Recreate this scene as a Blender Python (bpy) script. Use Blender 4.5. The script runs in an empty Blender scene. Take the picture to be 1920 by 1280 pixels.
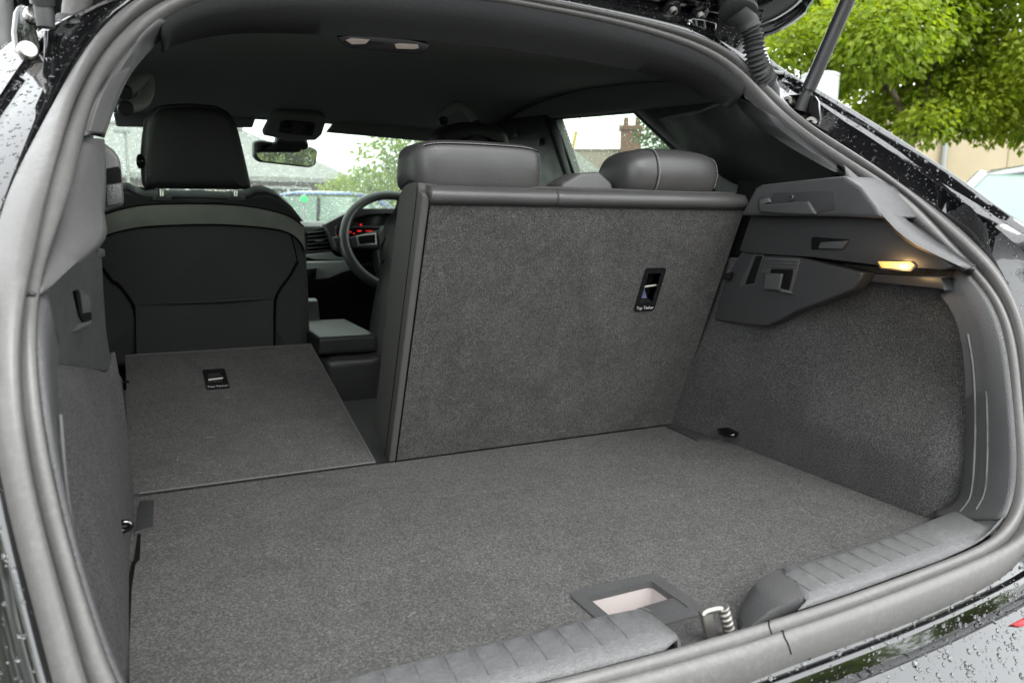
import bpy, bmesh, math, random
from mathutils import Vector as V, Matrix
random.seed(7)
D = bpy.data
SC = bpy.context.scene
R_ = math.radians

# ------------------------------------------------------------------ camera
# world axes: X to the car's right side, Y to the car's nose, Z up, ground at 0
FPX, CX, CY = 1440.0, 960.0, 640.0
def _unit(v): return v.normalized()
def _vr(x, y): return _unit(V((x-CX, y-CY, FPX)))
AX = _vr(3908, 440)                       # vanishing point of the car's width
AY = _vr(240, 397); AY = _unit(AY - AX*AX.dot(AY))   # vanishing point of its length
AZ = AX.cross(AY)
if AZ.y > 0: AZ = -AZ
CAM = V((-0.489, -1.228, 1.09))
cam_d = D.cameras.new('camera'); cam_o = D.objects.new('camera', cam_d)
SC.collection.objects.link(cam_o); SC.camera = cam_o
cr = V((AX.x, AY.x, AZ.x)); cu = -V((AX.y, AY.y, AZ.y)); cb = -V((AX.z, AY.z, AZ.z))
m = Matrix.Identity(4)
for i in range(3):
    m[i][0], m[i][1], m[i][2], m[i][3] = cr[i], cu[i], cb[i], CAM[i]
cam_o.matrix_world = m
cam_d.sensor_width = 36; cam_d.lens = 27.0
cam_d.clip_start = .02; cam_d.clip_end = 500
cam_d.dof.use_dof = True; cam_d.dof.focus_distance = 1.25; cam_d.dof.aperture_fstop = 8.0

# ------------------------------------------------------------------ sky, sun, exposure
w = D.worlds.new('World'); SC.world = w; w.use_nodes = True
nt = w.node_tree; nt.nodes.clear()
SUN_EL, SUN_AZ = R_(50), R_(174)          # azimuth clockwise from +Y : behind the car
sky = nt.nodes.new('ShaderNodeTexSky'); sky.sky_type = 'NISHITA'; sky.sun_disc = False
sky.sun_elevation = SUN_EL; sky.sun_rotation = SUN_AZ; sky.dust_density = 4; sky.air_density = 1
hsv = nt.nodes.new('ShaderNodeHueSaturation'); hsv.inputs['Saturation'].default_value = .10
mixw = nt.nodes.new('ShaderNodeMix'); mixw.data_type = 'RGBA'; mixw.inputs[0].default_value = .82   # cloud cover
mixw.inputs[7].default_value = (9.6, 10.0, 10.2, 1)
bg = nt.nodes.new('ShaderNodeBackground'); bg.inputs['Strength'].default_value = .15
out = nt.nodes.new('ShaderNodeOutputWorld')
nt.links.new(sky.outputs[0], hsv.inputs['Color']); nt.links.new(hsv.outputs[0], mixw.inputs[6])
nt.links.new(mixw.outputs[2], bg.inputs[0]); nt.links.new(bg.outputs[0], out.inputs[0])
sl = D.lights.new('sun', 'SUN'); sl.energy = 1.0; sl.angle = R_(40); sl.color = (1, .97, .93)
so = D.objects.new('sun', sl); SC.collection.objects.link(so)
sd = V((math.sin(SUN_AZ)*math.cos(SUN_EL), math.cos(SUN_AZ)*math.cos(SUN_EL), math.sin(SUN_EL)))
so.rotation_euler = sd.to_track_quat('Z', 'Y').to_euler(); so.location = sd*30
SC.view_settings.view_transform = 'Standard'; SC.view_settings.look = 'None'
SC.view_settings.gamma = 1; SC.view_settings.exposure = 1.82
SC.render.engine = 'CYCLES'
SC.cycles.max_bounces = 10; SC.cycles.transparent_max_bounces = 16
SC.cycles.sample_clamp_indirect = 8; SC.cycles.use_denoising = True
SC.cycles.caustics_reflective = False; SC.cycles.caustics_refractive = False

# ------------------------------------------------------------------ pixels of the photograph to points
def ray(x, y):
    v = V(((x-CX)/FPX, (y-CY)/FPX, 1))
    return V((AX.dot(v), AY.dot(v), AZ.dot(v)))
def pP(x, y, p0, n):
    r = ray(x, y); n = V(n); t = (V(p0)-CAM).dot(n)/r.dot(n); return CAM + r*t
def pX(x, y, X): return pP(x, y, (X, 0, 0), (1, 0, 0))
def pY(x, y, Y): return pP(x, y, (0, Y, 0), (0, 1, 0))
def pZ(x, y, Z): return pP(x, y, (0, 0, Z), (0, 0, 1))

# ------------------------------------------------------------------ materials
class NT:
    def __init__(s, name):
        s.m = D.materials.new(name); s.m.use_nodes = True
        s.t = s.m.node_tree; s.b = s.t.nodes['Principled BSDF']; s.o = s.t.nodes['Material Output']
        s.tc = s.t.nodes.new('ShaderNodeTexCoord')
    def n(s, t, **kw):
        x = s.t.nodes.new(t)
        for k, v in kw.items(): setattr(x, k, v)
        return x
    def l(s, a, b): s.t.links.new(a, b)
    def noise(s, scale, detail=2, rough=.5, dist=0, vec=None):
        x = s.n('ShaderNodeTexNoise'); x.inputs['Scale'].default_value = scale
        x.inputs['Detail'].default_value = detail; x.inputs['Roughness'].default_value = rough
        x.inputs['Distortion'].default_value = dist
        s.l(vec or s.tc.outputs['Object'], x.inputs['Vector']); return x.outputs['Fac']
    def voro(s, scale, feature='F1', rnd=1, vec=None):
        x = s.n('ShaderNodeTexVoronoi', feature=feature); x.inputs['Scale'].default_value = scale
        x.inputs['Randomness'].default_value = rnd
        s.l(vec or s.tc.outputs['Object'], x.inputs['Vector']); return x
    def ramp(s, fac, stops):
        x = s.n('ShaderNodeValToRGB'); e = x.color_ramp.elements
        while len(e) < len(stops): e.new(.5)
        for el, (p, c) in zip(e, stops):
            el.position = p; el.color = (c, c, c, 1) if isinstance(c, (int, float)) else (*c, 1)
        s.l(fac, x.inputs[0]); return x.outputs[0]
    def mul(s, a, b, mode='MULTIPLY', fac=1):
        x = s.n('ShaderNodeMix', data_type='RGBA', blend_type=mode); x.inputs[0].default_value = fac
        for sock, v in ((x.inputs[6], a), (x.inputs[7], b)):
            if isinstance(v, tuple): sock.default_value = (*v, 1)
            else: s.l(v, sock)
        return x.outputs[2]
    def bump(s, h, strength, dist, normal=None):
        x = s.n('ShaderNodeBump'); x.inputs['Strength'].default_value = strength; x.inputs['Distance'].default_value = dist
        s.l(h, x.inputs['Height'])
        if normal: s.l(normal, x.inputs['Normal'])
        s.l(x.outputs[0], s.b.inputs['Normal']); return x.outputs[0]
    def set(s, **kw):
        names = dict(col='Base Color', rough='Roughness', metal='Metallic', spec='Specular IOR Level', ior='IOR', coat='Coat Weight', coatr='Coat Roughness',
                     sheen='Sheen Weight', sheenr='Sheen Roughness', trans='Transmission Weight', emi='Emission Color', emis='Emission Strength', coatior='Coat IOR')
        for k, v in kw.items():
            i = s.b.inputs[names[k]]
            if hasattr(v, 'is_linked') or hasattr(v, 'links'): s.l(v, i)
            elif isinstance(v, tuple): i.default_value = (*v, 1)
            else: i.default_value = v
        return s.m

def carpet(name, base, fleck, scale=300, mottle=.35, lint=.5):
    """cut-pile carpet: coarse and fine flecks, brushed patches, a few pale hairs"""
    k = NT(name)
    n1 = k.noise(scale, 3, .75); n4 = k.noise(scale*2.1, 1, .5)
    n2 = k.noise(9, 4, .65, .8); n5 = k.noise(55, 3, .6, 1.5); n3 = k.noise(scale*.6, 1, .5, 3)
    c = k.ramp(n1, [(.30, tuple(x*.52 for x in base)), (.49, base), (.71, fleck)])
    c = k.mul(c, k.ramp(n4, [(.35, .7), (.65, 1.3)]))
    c = k.mul(c, k.ramp(n2, [(.25, 1-mottle), (.75, 1+mottle)]))
    c = k.mul(c, k.ramp(n5, [(.3, 1-mottle*.6), (.7, 1+mottle*.6)]))
    li = k.ramp(n3, [(.72, 0.), (.78, 1.)])
    c = k.mul(c, k.mul(li, tuple(x*lint for x in fleck)), 'ADD')
    k.bump(n1, .8, .0025)
    return k.set(col=c, rough=1., spec=.06, sheen=.03, sheenr=.5)
def grained(name, base, rough=.5, spec=.4, scale=750, st=.35, dirt=0.):
    k = NT(name)
    v = k.voro(scale).outputs['Distance']
    c = base
    if dirt:
        d = k.mul(k.ramp(k.noise(140, 5, .75, .4), [(.45, 0.), (.75, 1.)]), k.ramp(k.noise(11, 3, .6), [(.35, .25), (.65, 1.)]))
        f = k.n('ShaderNodeMix', data_type='RGBA'); k.l(d, f.inputs[0])
        f.inputs[6].default_value = (*base, 1); f.inputs[7].default_value = (*[x+dirt for x in base], 1); c = f.outputs[2]
    rr = k.ramp(k.noise(22, 3), [(.3, rough-.08), (.7, rough+.08)])
    k.bump(v, st, .0008)
    return k.set(col=c, rough=rr, spec=spec)
def plain(name, col, rough=.5, **kw):
    k = NT(name); return k.set(col=col, rough=rough, **kw)

M = {}
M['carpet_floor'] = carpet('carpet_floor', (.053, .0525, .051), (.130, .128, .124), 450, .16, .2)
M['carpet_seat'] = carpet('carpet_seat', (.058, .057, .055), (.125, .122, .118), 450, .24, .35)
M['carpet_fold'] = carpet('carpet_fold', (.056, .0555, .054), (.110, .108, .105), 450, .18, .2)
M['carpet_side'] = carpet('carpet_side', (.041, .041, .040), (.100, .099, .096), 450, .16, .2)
M['plastic'] = grained('plastic_grain', (.048, .048, .049), .44, .5, 620, .55)
M['plastic_smooth'] = grained('plastic_smooth', (.030, .030, .031), .4, .45, 500, .08)
M['plastic_grey'] = grained('plastic_grey', (.075, .074, .074), .5, .4, 900, .15, .02)
M['plastic_sill'] = grained('plastic_sill', (.072, .073, .074), .44, .5, 700, .7, .05)
M['rubber'] = grained('rubber_seal', (.088, .086, .083), .42, .45, 420, .12, .04)
M['rubber_dark'] = grained('rubber_dark', (.035, .035, .036), .5, .4, 300, .06, .02)
k = NT('headliner_cloth'); k.bump(k.noise(900, 2), .35, .001)
M['headliner'] = k.set(col=(.29, .305, .292), rough=.95, spec=.1)
k = NT('header_weave'); k.bump(k.voro(900).outputs['Distance'], .6, .001)
M['weave'] = k.set(col=(.026, .026, .027), rough=.85, spec=.2)
def leather(name, col, rough=.42):
    k = NT(name); v = k.voro(420).outputs['Distance']; n = k.noise(9, 3)
    k.bump(v, .22, .0008); return k.set(col=k.mul(k.ramp(n, [(.3, .85), (.7, 1.15)]), col), rough=rough, spec=.42)
M['leather'] = leather('leather_grey', (.046, .045, .045), .38)
M['leather_black'] = leather('leather_black', (.024, .024, .025), .5)
k = NT('seat_cloth'); k.bump(k.noise(700, 2), .3, .001)
M['cloth'] = k.set(col=(.075, .075, .076), rough=.9, spec=.15)
k = NT('seat_weave'); k.bump(k.voro(700).outputs['Distance'], .5, .001)
M['gusset'] = k.set(col=(.068, .068, .062), rough=.75, spec=.3)
k = NT('suede_band'); k.bump(k.noise(500, 3), .25, .001)
M['suede'] = k.set(col=k.ramp(k.noise(25, 4), [(.3, (.215, .218, .195)), (.7, (.255, .258, .232))]), rough=.9, spec=.1)
M['satin_trim'] = plain('satin_silver_trim', (.34, .35, .34), .45, spec=.5)
M['handle_grey'] = plain('pale_grey_handle', (.42, .42, .41), .5)
M['visor'] = plain('visor_cloth', (.30, .30, .295), .8, spec=.2)
M['stitch'] = plain('pale_thread', (.30, .295, .28), .7)
M['black'] = plain('gap_black', (.004, .004, .004), .8, spec=.1)
M['steel'] = plain('bright_steel', (.62, .61, .58), .22, metal=1.)
M['steel_dull'] = plain('dull_steel', (.36, .345, .32), .46, metal=1.)
M['chrome_dark'] = plain('dark_chrome', (.10, .10, .105), .12, metal=1.)
k = NT('wet_black_paint'); M['paint'] = k.set(col=(.0035, .0035, .004), rough=.05, ior=1.85, spec=.5)
M['gloss'] = plain('gloss_black', (.008, .008, .009), .12, spec=.6)
M['screen'] = plain('display_black', (.004, .004, .005), .15, spec=.5)
M['red_led'] = plain('red_display_light', (.2, 0, 0), .5, emi=(1, .02, .03), emis=.22)
M['red_lamp'] = plain('red_lamp_lens', (.45, .012, .02), .08, spec=.7, coat=1.)
M['lens'] = plain('pale_lens_glow', (.50, .45, .41), .12, spec=.6, emi=(1., .84, .72), emis=.04)  # slight glow added in place of daylight reflected off the roof lamp lenses
M['pink_cup'] = plain('pale_plastic_cup', (.29, .26, .25), .5)
k = NT('lit_boot_lamp')
wv = k.n('ShaderNodeTexWave', wave_type='BANDS', bands_direction='Z'); wv.inputs['Scale'].default_value = 210; wv.inputs['Distortion'].default_value = 2.5; wv.inputs['Detail'].default_value = 4; wv.inputs['Detail Scale'].default_value = 14
k.l(k.tc.outputs['Object'], wv.inputs['Vector'])
M['lamp_on'] = k.set(col=(.5, .3, .1), rough=.3, emi=k.mul(k.ramp(wv.outputs['Fac'], [(.15, (.25, .09, .01)), (.55, (1., .52, .13))]), k.ramp(k.noise(38, 1), [(.35, .35), (.6, 1.6)])), emis=.40)
M['water'] = plain('rain_water', (1, 1, 1), 0., trans=1., ior=1.33)
M['white_text'] = plain('white_print', (.40, .40, .40), .6)
M['label'] = plain('blue_white_tag', (.12, .13, .25), .6)
M['lint'] = plain('pale_lint', (.15, .145, .135), .9)

def glass(name, tint, drops, veil=0.):
    k = NT(name); k.t.nodes.remove(k.b)
    tr = k.n('ShaderNodeBsdfTransparent'); tr.inputs[0].default_value = (*tint, 1)
    gl = k.n('ShaderNodeBsdfGlossy'); gl.inputs['Roughness'].default_value = .02
    fr = k.n('ShaderNodeLayerWeight'); fr.inputs[0].default_value = .5
    mx = k.n('ShaderNodeMixShader'); fp = k.n('ShaderNodeMath', operation='POWER'); k.l(fr.outputs['Facing'], fp.inputs[0]); fp.inputs[1].default_value = 5.; k.l(fp.outputs[0], mx.inputs[0]); k.l(tr.outputs[0], mx.inputs[1]); k.l(gl.outputs[0], mx.inputs[2])
    last = mx.outputs[0]
    for sc, th in drops:
        v = k.voro(sc); h = k.ramp(v.outputs['Distance'], [(0., 1.), (th, .25), (th+.02, 0.)])
        bp = k.n('ShaderNodeBump'); bp.inputs['Strength'].default_value = 1.; bp.inputs['Distance'].default_value = .6/sc; k.l(h, bp.inputs['Height'])
        rf = k.n('ShaderNodeBsdfRefraction'); rf.inputs['IOR'].default_value = 1.33; rf.inputs['Roughness'].default_value = .03
        rf.inputs[0].default_value = (*tint, 1); k.l(bp.outputs[0], rf.inputs['Normal'])
        # only some of the cells hold a drop
        wn = k.n('ShaderNodeSeparateColor'); k.l(v.outputs['Color'], wn.inputs[0])
        ms = k.ramp(v.outputs['Distance'], [(th-.01, 1.), (th, 0.)]); pick = k.ramp(wn.outputs[0], [(.45, 0.), (.46, 1.)])
        mk = k.mul(ms, pick)
        m2 = k.n('ShaderNodeMixShader'); k.l(mk, m2.inputs[0]); k.l(last, m2.inputs[1]); k.l(rf.outputs[0], m2.inputs[2]); last = m2.outputs[0]
    if veil:
        tl = k.n('ShaderNodeBsdfTranslucent'); tl.inputs[0].default_value = (.9, .97, .92, 1)
        m3 = k.n('ShaderNodeMixShader'); m3.inputs[0].default_value = veil; k.l(last, m3.inputs[1]); k.l(tl.outputs[0], m3.inputs[2]); last = m3.outputs[0]
    k.l(last, k.o.inputs[0]); return k.m
M['windscreen'] = glass('wet_windscreen', (.46, .54, .47), [(130, .20), (70, .16)], .035)
M['side_glass'] = glass('wet_side_glass', (.42, .50, .41), [(90, .26), (170, .2)], .04)
M['door_glass'] = glass('clear_door_glass', (.88, .92, .88), [(80, .2)])
M['car_glass'] = plain('car_window', (.10, .16, .125), .06, spec=.5)

# ------------------------------------------------------------------ mesh helpers
def link(o, parent=None):
    SC.collection.objects.link(o)
    if parent is not None:
        o.parent = parent
        o.matrix_parent_inverse = Matrix.Translation(-V(parent.location)) if parent.parent is None else Matrix.Identity(4)
    return o
def empty(name, loc, label, cat, group=None):
    o = D.objects.new(name, None); o.location = loc; o.empty_display_size = .1; SC.collection.objects.link(o)
    o['label'] = label; o['category'] = cat
    if group: o['group'] = group
    return o
def part_empty(name, parent):
    o = D.objects.new(name, None); o.empty_display_size = .05; return link(o, parent)
def finish(bm, name, mat, parent=None, smooth=True, angle=38, recalc=True):
    if recalc: bmesh.ops.recalc_face_normals(bm, faces=bm.faces)
    me = D.meshes.new(name); bm.to_mesh(me); bm.free()
    if smooth:
        me.polygons.foreach_set('use_smooth', [True]*len(me.polygons))
        me.set_sharp_from_angle(angle=R_(angle))
    me.materials.append(M[mat] if isinstance(mat, str) else mat)
    return link(D.objects.new(name, me), parent)
def from_py(name, vs, fs, mat, parent=None, smooth=True, angle=38, recalc=True):
    bm = bmesh.new(); q = [bm.verts.new(v) for v in vs]
    for f in fs:
        try: bm.faces.new([q[i] for i in f])
        except ValueError: pass
    return finish(bm, name, mat, parent, smooth, angle, recalc)
def bevel_all(bm, r, seg=2, angle=25):
    es = [e for e in bm.edges if len(e.link_faces) == 2 and e.calc_face_angle(0) > R_(angle)]
    if es and r > 0: bmesh.ops.bevel(bm, geom=es, offset=r, segments=seg, profile=.6, affect='EDGES', clamp_overlap=True)
def slab(name, pts, depth, mat, parent=None, bev=.002, seg=2):
    """closed outline of 3-D points, pushed back by the vector depth"""
    pts = [V(p) for p in pts]; depth = V(depth); bm = bmesh.new()
    a = [bm.verts.new(p) for p in pts]; b = [bm.verts.new(p+depth) for p in pts]
    bm.faces.new(a); bm.faces.new(b[::-1]); n = len(pts)
    for i in range(n): bm.faces.new([a[i], b[i], b[(i+1) % n], a[(i+1) % n]])
    bmesh.ops.recalc_face_normals(bm, faces=bm.faces); bevel_all(bm, bev, seg)
    return finish(bm, name, mat, parent)
def box(name, lo, hi, mat, parent=None, bev=.003, seg=2, fn=None):
    bm = bmesh.new(); bmesh.ops.create_cube(bm, size=1)
    for v in bm.verts: v.co = V([lo[i]+(v.co[i]+.5)*(hi[i]-lo[i]) for i in range(3)])
    bevel_all(bm, bev, seg)
    if fn:
        for v in bm.verts: v.co = V(fn(v.co))
    return finish(bm, name, mat, parent)
def resample(pts, n):
    pts = [V(p) for p in pts]; L = [0.]
    for a, b in zip(pts, pts[1:]): L.append(L[-1]+(b-a).length)
    out = []; j = 0
    for i in range(n):
        s = L[-1]*i/(n-1)
        while j < len(pts)-2 and L[j+1] < s: j += 1
        t = (s-L[j])/max(1e-9, L[j+1]-L[j]); out.append(pts[j].lerp(pts[j+1], min(1, t)))
    return out
def smooth_curve(pts, n, k=6):
    """Catmull-Rom through the points, evenly resampled"""
    p = [V(q) for q in pts]; p = [p[0]*2-p[1]] + p + [p[-1]*2-p[-2]]; o = []
    for i in range(1, len(p)-2):
        for j in range(k):
            t = j/k; a, b, c, d = p[i-1:i+3]
            o.append(.5*((2*b)+(c-a)*t+(2*a-5*b+4*c-d)*t*t+(3*b-a-3*c+d)*t**3))
    o.append(p[-2]); return resample(o, n)
def grid(name, rows, mat, parent=None, thick=0., closed=False, smooth=True, angle=50, recalc=True):
    n = len(rows[0]); vs = [p for r in rows for p in r]; fs = []
    for i in range(len(rows)-1):
        for j in range(n if closed else n-1):
            k = (j+1) % n; fs.append((i*n+j, i*n+k, (i+1)*n+k, (i+1)*n+j))
    o = from_py(name, vs, fs, mat, parent, smooth, angle, recalc)
    if thick:
        md = o.modifiers.new('thickness', 'SOLIDIFY'); md.thickness = thick; md.offset = 0
    return o
def frames(pts, closed=False):
    n = len(pts); T = []
    for i in range(n):
        a = pts[(i-1) % n] if closed or i else pts[0]; b = pts[(i+1) % n] if closed or i < n-1 else pts[-1]
        T.append((b-a).normalized())
    u = T[0].orthogonal().normalized(); F = []
    for t in T:
        u = (u - t*u.dot(t)).normalized(); F.append((u, t.cross(u)))
    return F
def tube(name, pts, r, mat, parent=None, n=10, closed=False, caps=True):
    pts = [V(p) for p in pts]; F = frames(pts, closed); bm = bmesh.new(); rings = []
    for i, p in enumerate(pts):
        rr = r[i] if isinstance(r, (list, tuple)) else r; u, w_ = F[i]
        rings.append([bm.verts.new(p+(u*math.cos(a)+w_*math.sin(a))*rr) for a in (2*math.pi*k/n for k in range(n))])
    m_ = len(rings)
    for i in range(m_ if closed else m_-1):
        A, B = rings[i], rings[(i+1) % m_]
        for k in range(n): bm.faces.new([A[k], A[(k+1) % n], B[(k+1) % n], B[k]])
    if caps and not closed: bm.faces.new(rings[0][::-1]); bm.faces.new(rings[-1])
    return finish(bm, name, mat, parent, angle=60)
def disc(name, p, axis, r, h, mat, parent=None, n=20, hole=0., bev=.0):
    ax = V(axis).normalized(); u = ax.orthogonal().normalized(); w_ = ax.cross(u); p = V(p)
    prof = [(hole, 0), (r, 0), (r, h*.7), (r*.86, h), (hole if hole else 0.0001, h)]
    if hole: prof += [(hole*.95, h*.35), (0.0001, h*.35)]
    rows = [[p+ax*z+(u*math.cos(a)+w_*math.sin(a))*q for a in (2*math.pi*k/n for k in range(n))] for q, z in prof]
    return grid(name, rows, mat, parent, closed=True)
def round_poly(pts, r, seg=4):
    out = []; n = len(pts)
    for i in range(n):
        a, b, c = V(pts[i-1]), V(pts[i]), V(pts[(i+1) % n]); rr = r[i] if isinstance(r, (list, tuple)) else r
        d1, d2 = (a-b), (c-b); k = min(rr, d1.length*.45, d2.length*.45)
        p, q = b+d1.normalized()*k, b+d2.normalized()*k
        for j in range(seg+1):
            t = j/seg; out.append(p*(1-t)**2+b*2*t*(1-t)+q*t*t)
    return out
def pillow(name, pts2, org, U, W, N, depth, rad, mat, parent=None, dome=.0, rings=6, fn=None):
    """soft cushion: outline (u,v) metres, cushioned edge radius rad, thickness depth along N"""
    org, U, W, N = V(org), V(U).normalized(), V(W).normalized(), V(N).normalized()
    pts = [V((p[0], p[1])) for p in pts2]; n = len(pts)
    ar = sum(pts[i-1].x*pts[i].y-pts[i].x*pts[i-1].y for i in range(n))
    if ar < 0: pts = pts[::-1]
    nor = []
    for i in range(n):
        t = (pts[(i+1) % n]-pts[i-1]); nor.append(V((t.y, -t.x)).normalized())
    c = sum(pts, V((0, 0)))/n; rows = []
    hd = depth/2; flat = max(0, hd-rad)
    prof = []
    for j in range(rings+1):
        a = math.pi/2*j/rings; prof.append((rad*(1-math.sin(a)), -(flat+rad*math.cos(a))))
    prof = prof + [(i, -z) for i, z in prof[::-1]][(0 if flat > 1e-6 else 1):]
    full = []
    inset0 = prof[0][0]
    def ring(inset, z, k=1., extra=0.):
        return [org+U*q.x+W*q.y+N*(z+extra) for q in ((c+((pts[i]-nor[i]*inset)-c)*k) for i in range(n))]
    for k in (.0004, .35, .7, .9): full.append(ring(inset0, -hd, k, -dome*(1-k*k)))
    for i, z in prof: full.append(ring(i, z))
    for k in (.9, .7, .35, .0004): full.append(ring(inset0, hd, k, dome*(1-k*k)))
    if fn: full = [[V(fn(p)) for p in r] for r in full]
    return grid(name, full, mat, parent, closed=True, angle=70)
def plate_hole(name, f, us, vs, mat, parent, depth, bev=.0):
    """plate over us[0]..us[3] x vs[0]..vs[3] with the middle cell left open; f(u,v) gives the point"""
    bm = bmesh.new(); q = {}
    for i, u in enumerate(us):
        for j, v in enumerate(vs): q[i, j] = bm.verts.new(f(u, v))
    for i in range(3):
        for j in range(3):
            if (i, j) != (1, 1): bm.faces.new([q[i, j], q[i+1, j], q[i+1, j+1], q[i, j+1]])
    r = bmesh.ops.extrude_face_region(bm, geom=bm.faces[:])
    for v in r['geom']:
        if isinstance(v, bmesh.types.BMVert): v.co += V(depth)
    return finish(bm, name, mat, parent, angle=30)
def text(name, body, origin, U, W, size, mat, parent):
    c = D.curves.new(name, 'FONT'); c.body = body; c.size = size; c.extrude = .0002; c.align_x = 'CENTER'
    tmp = D.objects.new('lettering_curve', c); SC.collection.objects.link(tmp); bpy.context.view_layer.update()
    me = D.meshes.new_from_object(tmp.evaluated_get(bpy.context.evaluated_depsgraph_get())); D.objects.remove(tmp); D.curves.remove(c)
    U = V(U).normalized(); W = V(W).normalized(); N = U.cross(W)
    for v in me.vertices: v.co = V(origin)+U*v.co.x+W*v.co.y+N*v.co.z
    me.materials.clear(); me.materials.append(M[mat]); me.name = name
    return link(D.objects.new(name, me), parent)
def mir(p): return V((-p[0], p[1], p[2]))

# ================================================================== the ground
k = NT('wet_asphalt')
n1 = k.noise(3, 4); n2 = k.noise(160, 2)
k.bump(n2, .5, .004)
M['asphalt'] = k.set(col=k.mul(k.ramp(n2, [(.3, .035), (.7, .075)]), k.ramp(n1, [(.3, .8), (.7, 1.15)])), rough=k.ramp(n1, [(.35, .12), (.65, .5)]), spec=.5)
g = from_py('ground', [(-150, -150, 0), (150, -150, 0), (150, 150, 0), (-150, 150, 0)], [(0, 1, 2, 3)], 'asphalt'); g['kind'] = 'structure'
g['label'] = 'wet dark asphalt of the car park'

# ================================================================== the car: shell, trims and fittings
car = empty('hatchback_car', (0, .9, 0), 'wet black hatchback with its tailgate open, seen into the grey carpeted boot', 'car')
FZ = .67                                   # height of the boot floor

# ---- tailgate opening: right half of three rubber lines, bottom centre to top centre
INN = [(0, -.704, .690), (.12, -.702, .690), (.24, -.695, .690), (.36, -.686, .690), (.45, -.678, .692), (.495, -.676, .703), (.512, -.676, .725), (.515, -.672, .765), (.525, -.660, .797),
       (.533, -.648, .828), (.541, -.635, .865), (.550, -.620, .914), (.555, -.600, .975), (.558, -.569, 1.010), (.557, -.535, 1.032), (.550, -.466, 1.075), (.543, -.432, 1.105),
       (.531, -.400, 1.133), (.524, -.366, 1.159), (.515, -.318, 1.195), (.503, -.266, 1.226), (.481, -.220, 1.270), (.443, -.203, 1.312), (.420, -.200, 1.331), (.382, -.200, 1.349),
       (.233, -.200, 1.373), (.107, -.200, 1.381), (0, -.200, 1.384)]
GRO = [(0, -.724, .690), (.12, -.721, .690), (.24, -.714, .690), (.37, -.703, .690), (.47, -.693, .693), (.515, -.688, .706), (.530, -.684, .732), (.532, -.674, .768), (.537, -.661, .802),
       (.546, -.650, .833), (.553, -.639, .867), (.561, -.627, .909), (.564, -.615, .955), (.566, -.596, .990), (.566, -.566, 1.020), (.561, -.525, 1.052), (.556, -.503, 1.075), (.550, -.483, 1.104),
       (.541, -.428, 1.143), (.531, -.342, 1.191), (.521, -.288, 1.223), (.506, -.238, 1.261), (.482, -.210, 1.296), (.449, -.199, 1.332), (.410, -.199, 1.352), (.330, -.199, 1.372),
       (.200, -.199, 1.386), (.107, -.199, 1.390), (0, -.199, 1.393)]
OUT = [(0, -.745, .684), (.12, -.742, .684), (.25, -.737, .684), (.40, -.722, .685), (.49, -.710, .689), (.535, -.703, .703), (.547, -.694, .735), (.549, -.675, .778), (.556, -.664, .810), (.564, -.652, .849),
       (.571, -.641, .890), (.576, -.632, .924), (.579, -.621, .955), (.580, -.606, .994), (.578, -.584, 1.028), (.575, -.552, 1.060), (.573, -.525, 1.077), (.567, -.492, 1.103), (.559, -.450, 1.132),
       (.548, -.387, 1.176), (.539, -.332, 1.207), (.525, -.253, 1.254), (.502, -.212, 1.299), (.478, -.197, 1.329), (.437, -.197, 1.360), (.370, -.197, 1.379), (.303, -.197, 1.388),
       (.169, -.197, 1.396), (.107, -.197, 1.399), (0, -.197, 1.402)]
NS = 150
half = [smooth_curve(c, NS) for c in (INN, GRO, OUT)]
def relax(c, it):
    for _ in range(it): c = [c[0]]+[c[i]*.5+(c[i-1]+c[i+1])*.25 for i in range(1, len(c)-1)]+[c[-1]]
    return c
half = [relax(h, 26) for h in half]
def match(ref, c):
    fine = resample(c, 1500); j = 0; out = []
    for i, p in enumerate(ref):
        if i == 0: out.append(fine[0]); continue
        if i == len(ref)-1: out.append(fine[-1]); continue
        j = min(range(j, min(1500, j+60)), key=lambda q: (fine[q]-p).length); out.append(fine[j])
    return relax(out, 8)
half = [match(half[1], half[0]), half[1], match(half[1], half[2])]
loops = [h + [mir(p) for p in h[::-1]][1:-1] for h in half]
LN = len(loops[0])
def seal_rows():
    rows = []
    prof = []
    for i in range(LN):
        I, G, O = (l[i] for l in loops)
        t = (loops[1][(i+1) % LN]-loops[1][i-1]).normalized()
        n = t.cross(O-I).normalized()
        if n.y > 0 and abs(n.y) > .2 or (abs(n.y) <= .2 and n.z < 0): n = -n
        r = [I-n*.014+(I-G)*.05]
        for a, b, hgt in ((I, G, .55), (G, O, .62)):
            L = (b-a).length
            for j in range(7):
                f = j/6; r.append(a.lerp(b, f)+n*(L*hgt*math.sin(math.pi*f)**.75 if 0 < f < 1 else -.002))
        r.append(O-n*.02); rows.append(r)
    return rows
grid('weatherstrip', seal_rows()+[seal_rows()[0]], 'rubber', car, angle=75)
# joint of the rubber strip, a fine slit across both lobes
jr = seal_rows(); ji = min(range(NS), key=lambda i: abs(loops[1][i].x-.052)+(9 if loops[1][i].z > .72 else 0))
tube('seal_joint', [p.lerp(q, .3*math.sin(n_))+V((0, -.0002, .0004)) for n_, (p, q) in enumerate(zip(jr[ji][1:-1], jr[ji+1][1:-1]))], .0007, 'black', car, 6)
jr = jr[ji]
def nearest(loop, p): return min(range(LN), key=lambda i: (loop[i]-V(p)).length)

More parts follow.
